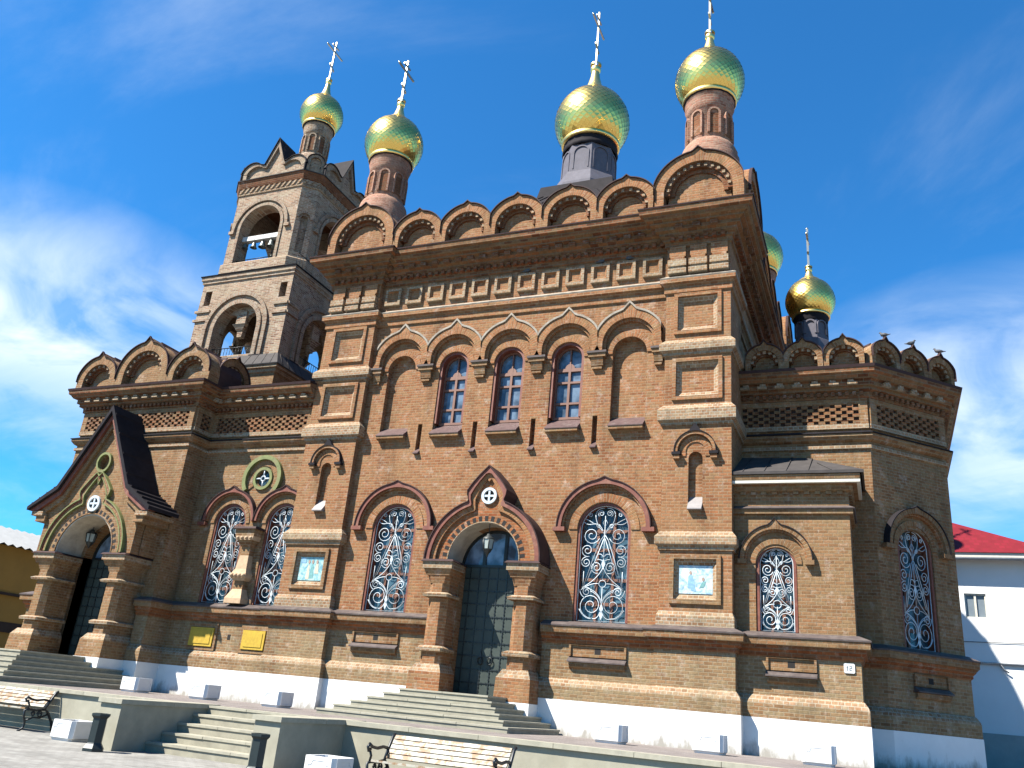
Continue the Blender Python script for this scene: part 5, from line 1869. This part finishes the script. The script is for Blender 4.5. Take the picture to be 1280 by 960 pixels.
ord_ = ['leftmost small bell under the white belfry beam', 'second bell from the left under the white belfry beam', 'middle bell under the white belfry beam', 'second bell from the right under the white belfry beam', 'rightmost largest bell under the white belfry beam']
for i in range(5):
    R = .13 + .018 * i
    p = FBm(-1.02 + .46 * i, 18.115 - R * 2.1, 0)
    bell(tuple(p), R, ord_[i])

# ================================================================ east part: annex and apse
m = MB()
m.prism(FX, [rect(6.305, 8.88, .05, 6.15), arch_loop(7.24, .46, 2.56, 4.06)], -.40, 0, 0, back=False)
m.box(FG, 8.48, 8.88, .05, 6.15, -1.795, -.755)
m.box(FG, 6.31, 8.47, 6.0, 6.10, -1.79, -.36, 1)
part('wall', m, ['brick_tan', 'interior'])
m = MB()
AW = PATH_APSE
m.prism(FA, [rect(.0, 2.517, .05, 9.36), arch_loop(1.20, .56, 2.56, 4.88)], -.40, 0, 0, back=False)
m.box(FS, 6.11, 9.42, .05, 9.36, -.4, 0)
for a, b in zip(AW[2:-1], AW[3:]):
    a = Vector(a); b = Vector(b); d = (b - a).normalized(); L_ = (b - a).length
    Fz = Fr((a.x, a.y, 0), (d.x, d.y, 0), (d.y, -d.x, 0))
    m.box(Fz, 0, L_, .05, 9.36, -.4, 0)
m.add([(x, y, 9.3) for x, y in AW], [tuple(range(len(AW)))], 1)
m.add([(x, y, 6.2) for x, y in AW], [tuple(range(len(AW)))], 1)
part('wall', m, ['brick_tan', 'interior'])
w = tall_window(FX, 7.24, 2.62, .37, 1.88, ['brick_arch_tan', 'red_paint', 'window_frame'], .055)
hood(w, FX, 7.24, 4.22, .70, .80, .16, ['brick_arch_tan', 'roof_dark'], d=.12, foot=0.0, footu=.10)
w = tall_window(FA, 1.20, 2.60, .47, 2.85, ['brick_arch_tan', 'red_paint', 'window_frame'], .06)
hood(w, FA, 1.20, 4.96, .86, .97, .06, ['brick_arch_tan', 'roof_dark'], d=.16, foot=0.0, footu=.16)
m = MB()
m.band(PATH_ANNEX, [(0, 5.28), (.08, 5.30), (.08, 5.40), (0, 5.40)], 0, cap=False)
m.band(PATH_ANNEX, [(.0, 5.402), (.12, 5.402), (.13, 5.425), (0, 5.50)], 1)
m.band(PATH_ANNEX, [(0, 5.82), (.10, 5.86), (.10, 5.97), (.20, 5.985)], 0, cap=False)
dentils(m, PATH_ANNEX, .0, .07, 5.76, 5.83, .12, .12, 0)
m.band(PATH_ANNEX, [(.20, 5.985), (.272, 5.99), (.275, 6.055), (.20, 6.06)], 2)
m.band(PATH_ANNEX, [(.20, 6.06), (.26, 6.08), (.28, 6.19), (0, 6.19)], 0)
part('annex_cornice', m, ['brick_tan', 'ledge_metal', 'white_trim'])
m = MB()
e = .31
z0 = 6.20
pts = [(6.12, .35 - e, z0), (8.88 + e + .05, .35 - e, z0), (8.88 + e + .05, 1.79, z0), (6.12, 1.79, 7.15), (7.9, 1.79, 7.10)]
m.add(pts + [(x, y, z0 + .07) for x, y, z in pts[:3]], [(5, 6, 4, 3), (6, 7, 4), (0, 1, 6, 5), (1, 2, 7, 6), (0, 2, 1)], 0)
m.add([(6.12, .35 - e, z0), (8.88 + e, .35 - e, z0), (8.88 + e, 1.79, z0), (6.12, 1.79, z0)], [(0, 1, 2, 3)], 0)
for x in (6.55, 7.05, 7.55, 8.05, 8.55):
    t = min(1, (9.28 - x) / 1.4)
    m.tube([(x, .35 - e, z0 + .075), (min(x, 7.9 + .3), .35 - e + (1.44 + e) * t, z0 + .07 + .86 * t)], .014, 3)
part('annex_roof', m, 'roof_grey')

# apse scalloped gables
FSK = Fr((0, 1.8, 0), (1, 0, 0), (0, -1, 0))
for cx in (6.95, 7.93, 8.93):
    gable(FSK, cx, 9.40, 9.66, .52, .36, .11, .49, .40, 1.2, T3, 'roof_brown', 20, 7)
for cx in (.32, 1.26, 2.20):
    gable(FA, cx, 9.40, 9.66, .50, .35, .11, .465, .40, 1.1, T3, 'roof_brown', 20, 7)
FEE = Fr((11.2, 3.58, 0), (0, 1, 0), (1, 0, 0))
for k in range(5):
    gable(FEE, .5 + 1.0 * k, 9.40, 9.66, .52, .36, .11, .49, .40, 1.0, T3, 'roof_brown', 20, 7)
m = MB()
cen = (7.9, CY, 11.5)
ap = [Vector(p) for p in AW]
ring_ = [((p.x - 8) * .95 + 8, (p.y - CY) * .93 + CY, 9.5) for p in ap]
m.add(ring_ + [(6.12, CY - 1.2, 11.3), (8.3, CY - .8, 11.5), (8.9, CY, 11.5), (8.3, CY + .8, 11.5), (6.12, CY + 1.2, 11.3)],
      [(0, 1, 7, 6), (1, 2, 8, 7), (2, 3, 8), (3, 4, 9, 8), (4, 5, 10, 9), (6, 7, 8, 9, 10)])
part('roof', m, 'roof_dark')

# ================================================================ things hung on or standing about the church
def lantern(loc, label, chain):
    x, y, z = loc
    o = empty('lantern', loc, label, 'lantern', 'lanterns hanging in the church doorways')
    g = MB()
    g.revolve((x, y, z), [(.02, .46), (.05, .45), (.07, .40), (.16, .34), (.17, .31)], 6)
    g.revolve((x, y, z), [(.125, .06), (.10, .0), (.05, -.06), (.015, -.14)], 6)
    for j in range(6):
        a = 2 * PI * j / 6
        g.tube([(x + .155 * math.cos(a), y + .155 * math.sin(a), z + .32), (x + .125 * math.cos(a), y + .125 * math.sin(a), z + .05)], .014, 4)
    g.build('lamp_cage', 'lamp_iron', o)
    g = MB()
    g.revolve((x, y, z), [(.145, .31), (.115, .06)], 6, 0, False)
    g.build('lamp_glass', 'lamp_glass', o)
    g = MB()
    g.tube([(x, y, z + .45), (x, y, z + .45 + chain)], .012, 4)
    g.build('chain', 'lamp_iron', o)
    return o


lantern((.14, -.22, 4.20), 'dark lantern hanging in the arch of the main doorway', .30)
lantern((-13.30, -.86, 4.10), 'dark lantern hanging inside the arch of the gabled west porch', .28)

# house number plate
FSg = Fr((8.71, .35, 0), (1, 0, 0), (0, -1, 0))
hn = empty('number_plate', (8.71, .26, 1.92), 'small white house number plate on the annex dado corner', 'sign')
g = MB()
g.prism(FSg, [[(-.11, 1.84), (-.09, 1.82), (.09, 1.82), (.11, 1.84), (.11, 2.0), (.09, 2.02), (-.09, 2.02), (-.11, 2.0)]], .072, .10)
g.build('plate', 'sign_white', hn)
g = MB()
d_ = .101
g.box(FSg, -.045, -.028, 1.87, 1.965, .0995, .103); g.box(FSg, -.060, -.0455, 1.935, 1.950, .0995, .103)
for b in ((.0, .055, 1.952, 1.966), (.041, .055, 1.926, 1.9515), (.0, .055, 1.912, 1.9255), (.0, .014, 1.884, 1.9115), (.0, .055, 1.870, 1.8835)):
    g.box(FSg, b[0], b[1], b[2], b[3], .0995, .103)
g.build('digits', 'sign_ink', hn)


def pigeon(p, ang, label, name='pigeon'):
    g = MB()
    c, s_ = math.cos(ang), math.sin(ang)
    K = .62
    def T(x, y, z):
        x, y, z = x * K, y * K, z * K
        return Vector((p[0] + c * x - s_ * y, p[1] + s_ * x + c * y, p[2] + z))
    # body, neck and head as one swept skin, then tail and legs
    g.tube([T(-.30, 0, .09), T(-.2, 0, .10), T(-.12, 0, .12), T(-.02, 0, .14), T(.07, 0, .17), T(.11, 0, .22), T(.125, 0, .265), T(.15, 0, .285), T(.175, 0, .28), T(.205, 0, .27)],
           [r_ * K for r_ in (.012, .03, .065, .09, .08, .05, .038, .038, .022, .004)], 8)
    for y in (-.03, .03):
        g.tube([T(0, y, .09), T(.01, y, .0)], .008, 4)
        g.tube([T(.01, y, .005), T(.05, y, .005)], .006, 3)
    for y in (-1, 1):
        g.add([T(.05, y * .075, .17), T(-.02, y * .09, .12), T(-.22, y * .04, .10), T(-.12, y * .07, .16)], [(0, 1, 2, 3)])
    o = g.build(name, 'pigeon_grey', None, None, p)
    return tag(o, label, 'bird', 'pigeons perched on the church')


def tip(F, u, z, d):
    q = F(u, z, d); return (q.x, q.y, q.z)


pigeon(tip(FA, .32, 10.275, .38), 2.6, 'pigeon on the arched gable nearest the apse corner')
pigeon(tip(FA, 1.26, 10.275, .38), .4, 'pigeon on the middle arched gable of the angled apse wall')
pigeon(tip(FA, 2.20, 10.275, .38), 2.9, 'pigeon on the farthest right arched gable of the apse')
pigeon(tip(F0, 2.66, 12.54, .04), 0.3, 'pigeon on a square brick frame, third bay left of the right pilaster')
pigeon(tip(F0, 3.45, 12.54, .04), 2.8, 'pigeon on the square brick frame beside the right pilaster')
pigeon(tip(F0, .37, 12.54, .04), .2, 'pigeon on a square brick frame above the middle arches')

# ================================================================ planters, bins, benches
def planter(x, y, z, label, group='white concrete planters', ref=[None]):
    if ref[0] is None:
        o = empty('planter', (x, y, z), label, 'planter', group)
        F = Fr((x, y, z), (1, 0, 0), (0, -1, 0))
        h = .29
        H = .36
        g = MB()
        c = .05
        def ring(e, zz):
            k = h + e
            return [(x - k + c, y - k, z + zz), (x + k - c, y - k, z + zz), (x + k, y - k + c, z + zz), (x + k, y + k - c, z + zz), (x + k - c, y + k, z + zz), (x - k + c, y + k, z + zz), (x - k, y + k - c, z + zz), (x - k, y - k + c, z + zz)]
        rs = ring(-.03, 0) + ring(-.02, .03) + ring(0, .05) + ring(0, H) + ring(-.05, H) + ring(-.06, H - .08)
        n = 8
        fs = [(l * n + i, l * n + (i + 1) % n, (l + 1) * n + (i + 1) % n, (l + 1) * n + i) for l in range(5) for i in range(n)]
        g.add(rs, fs)
        # raised border round each face leaves a sunk arched panel
        for k in range(4):
            a = k * PI / 2
            uu = Vector((math.cos(a), math.sin(a), 0)); nn = Vector((math.sin(a), -math.cos(a), 0))
            Fk = Fr(Vector((x, y, z)) + nn * h, uu, nn)
            w = h - c - .005
            inner = [(-w + .05, .09), (w - .05, .09), (w - .05, H - .12), (w - .10, H - .12), (w - .12, H - .06), (-w + .12, H - .06), (-w + .10, H - .12), (-w + .05, H - .12)]
            g.prism(Fk, [rect(-w, w, .055, H - .004), inner], .0, .007)
        g.build('planter_box', 'planter_white', o)
        g = MB()
        q = ring(-.06, H - .08)
        g.add(q, [tuple(range(8))])
        g.build('soil', 'soil', o)
        ref[0] = o
        return o
    o = copy_tree(ref[0])
    o.location = (x, y, z)
    tag(o, label, 'planter', group)
    return o


planter(-5.08, -7.02, -.85, 'white concrete planter on the plaza beside the left litter bin')
planter(1.22, -7.62, -.85, 'white concrete planter on the plaza by the right cheek wall of the stairs')
planter(-8.80, -2.05, 0, 'white planter on the terrace nearest the west porch')
planter(-6.48, -2.05, 0, 'white planter on the terrace below the twin windows')
planter(-4.22, -2.05, 0, 'white planter on the terrace just left of the entrance steps')
planter(4.18, -2.05, 0, 'white planter on the terrace just right of the entrance steps')
planter(6.18, -2.05, 0, 'white planter on the terrace below the right corner pilaster')
planter(8.18, -2.05, 0, 'white planter on the terrace below the annex, rightmost in the photo')


def litter_bin(x, y, z, label):
    o = empty('litter_bin', (x, y, z), label, 'litter bin', 'dark litter bins by the plaza stairs')
    g = MB()
    g.revolve((x, y, z), [(.185, 0), (.185, .05), (.135, .12), (.125, .14), (.125, .54)], 6, 0, False, .2)
    g.build('bin_body', 'bin_metal', o)
    g = MB()
    g.revolve((x, y, z), [(.13, .53), (.165, .57), (.165, .605), (.12, .61), (.11, .50)], 6, 0, False, .2)
    g.build('rim', 'bin_metal', o)
    return o


litter_bin(-3.22, -8.18, -.85, 'dark six-sided litter bin beside the left planter and cheek wall')
litter_bin(.33, -8.30, -.85, 'dark six-sided litter bin in front of the right cheek wall of the stairs')


def bench(x0, x1, y, z, label):
    """cast iron ends with scroll arms and painted wooden slats, facing the viewer (-Y); y is the back top line"""
    xm = (x0 + x1) / 2
    o = empty('park_bench', (xm, y, z), label, 'bench', 'park benches below the terrace wall')
    g = MB()
    F = Fr((xm, y, z), (1, 0, 0), (0, -1, 0))
    hw = (x1 - x0) / 2
    def slat(dv0, dv1, n, thick, mbx, width):
        (d0, v0), (d1, v1) = dv0, dv1
        ax = Vector((d1 - d0, v1 - v0)); Lg = ax.length; ax.normalize(); nr = Vector((-ax.y, ax.x))
        for i in range(n):
            c = Vector((d0, v0)) + ax * (Lg * (i + .5) / n)
            w = width / 2
            q = [c - ax * w - nr * thick / 2, c + ax * w - nr * thick / 2, c + ax * w + nr * thick / 2, c - ax * w + nr * thick / 2]
            mbx.wedge(F, -hw + .04, hw - .04, [(p.x, p.y) for p in q])
    slat((.22, .46), (.0, .79), 5, .03, g, .062)
    g.build('backrest', 'slat_wood', o)
    g = MB()
    slat((.24, .41), (.66, .44), 6, .03, g, .06)
    g.build('seat', 'slat_wood', o)
    for s in (-1, 1):
        g = MB()
        X = s * hw
        def tb(pts, r=.022):
            g.tube([F(X, v, d) for d, v in pts], r, 6)
        tb([(-.10, .0), (-.04, .18), (.10, .36), (.20, .44), (.13, .58), (.03, .76), (-.03, .80)], .026)   # rear leg and back post
        tb([(.20, .43), (.40, .41), (.60, .42), (.68, .40), (.66, .28), (.60, .15), (.62, .05), (.72, .0)], .024)   # seat rail and front leg
        tb([(.14, .60), (.28, .62), (.45, .60), (.60, .62), (.68, .66), (.72, .62), (.69, .57), (.64, .59)], .024)   # scroll arm
        tb([(.62, .43), (.60, .50), (.64, .56)], .02)
        tb([(.10, .34), (.28, .26), (.44, .27), (.60, .20)], .018)
        tb(spiral(.30, .33, .07, .02, 0, 1.5, 14), .014)
        tb(spiral(.46, .34, .05, .02, 0, 1.5, 12), .014)
        g.build('bench_end', 'cast_iron', o)
    return o


bench(-9.05, -6.98, -5.98, -.85, 'park bench with weathered slats at the left by the retaining wall')
bench(2.42, 4.43, -7.78, -.85, 'park bench with peeling white slats in the middle foreground')

# ================================================================ neighbouring buildings
lb = empty('outbuilding', (-26, 16, 0), 'mustard yellow outbuilding with pale corrugated roof behind the west porch', 'building')
g = MB()
XW = -24.0
g.box(FG, -38, XW, .9, 4.95, -60, 8, 0)
g.box(FG, -38.02, XW + .04, -.1, .9, -60, 8.02, 1)
g.box(FG, -38, XW + .06, 1.55, 1.95, -60.0, 8.03, 1)
g.box(FG, -38.0, XW + .15, 3.0, 3.10, -60.0, 8.1, 1)
g.build('wall', ['mustard_wall', 'dark_base'], lb)
g = MB()
pts = []
n = 340
for i in range(n + 1):
    yy = -8.5 + 69 * i / n
    zz = .05 * math.cos(i * PI)
    pts.append((XW + .5, yy, 4.93 + zz)); pts.append((XW - 3.4, yy, 6.15 + zz)); 
    pts.append((-38.4, yy, 4.93 + zz))
g.add(pts, [(3 * i, 3 * i + 3, 3 * i + 4, 3 * i + 1) for i in range(n)] + [(3 * i + 1, 3 * i + 4, 3 * i + 5, 3 * i + 2) for i in range(n)])
g.build('roof', 'pale_roof', lb)

rb = empty('house', (8.5, 16, 0), 'white plastered two storey house with red tiled roof behind the apse', 'house')
YH = 17.5
FH = Fr((0, YH, 0), (1, 0, 0), (0, -1, 0))
g = MB()
HX0, HX1 = 2.0, 15.4
g.prism(FH, [rect(HX0, HX1, 1.21, 7.63), rect(12.42, 13.17, 5.30, 6.24), rect(9.0, 9.75, 5.30, 6.24)], -.25, 0, 0)
g.box(FG, HX0, HX1, 1.21, 7.63, -YH - 10, -YH - .25, 0)
g.box(FG, HX0 - .03, HX1 + .03, -.1, 1.21, -YH - 10.03, -YH + .04, 1)
g.build('wall', ['white_plaster', 'grey_base'], rb)
g = MB()
e = .5
a = [(HX0 - e, YH - e, 7.56), (HX1 + e, YH - e, 7.56), (HX1 + e, YH + 10 + e, 7.56), (HX0 - e, YH + 10 + e, 7.56)]
b = [(q[0], q[1], 7.73) for q in a]
rdg = [(7.0, YH + 5, 11.06), (10.04, YH + 5.36, 11.06)]
g.add(a + b, [(0, 1, 5, 4), (1, 2, 6, 5), (2, 3, 7, 6), (3, 0, 4, 7), (3, 2, 1, 0)], 1)
g.add([(q[0] + (-.06 if q[0] < 10 else .06), q[1] + (-.06 if q[1] < 18 else .06), 7.733) for q in b] + rdg, [(0, 1, 5, 4), (1, 2, 5), (2, 3, 4, 5), (3, 0, 4)], 0)
g.build('roof', ['red_tiles', 'white_trim'], rb)
for x0 in (12.42, 9.0):
    g = MB()
    x1 = x0 + .75
    g.prism(FH, [rect(x0, x1, 5.30, 6.24), rect(x0 + .05, x0 + .34, 5.36, 6.18), rect(x0 + .41, x1 - .05, 5.36, 6.18)], -.16, -.06, 0)
    wv = g.build('window', 'white_trim', rb)
    g = MB(); g.box(FH, x0 + .03, x1 - .03, 5.33, 6.21, -.14, -.12)
    g.build('pane', 'house_pane', wv)
g = MB()
g.tube([FH(2.2, 3.66, .06), FH(14.9, 3.66, .06)], .045, 6)
g.tube([FH(13.4, 3.66, .06), FH(13.5, 3.46, .10), FH(13.65, 3.36, .10)], .03, 6)
g.tube([FH(2.0, 7.52, .52), FH(15.8, 7.50, .52)], .06, 6)
g.tube([FH(15.1, 7.45, .45), FH(15.1, 7.1, .10), FH(15.1, .3, .08)], .05, 6)
g.build('pipe', 'pipe_metal', rb)
g = MB()
g.tube([FH(2.2, 4.46, .03), FH(12, 4.41, .03), FH(14.9, 4.46, .03)], .012, 4)
g.build('cable', 'cast_iron', rb)
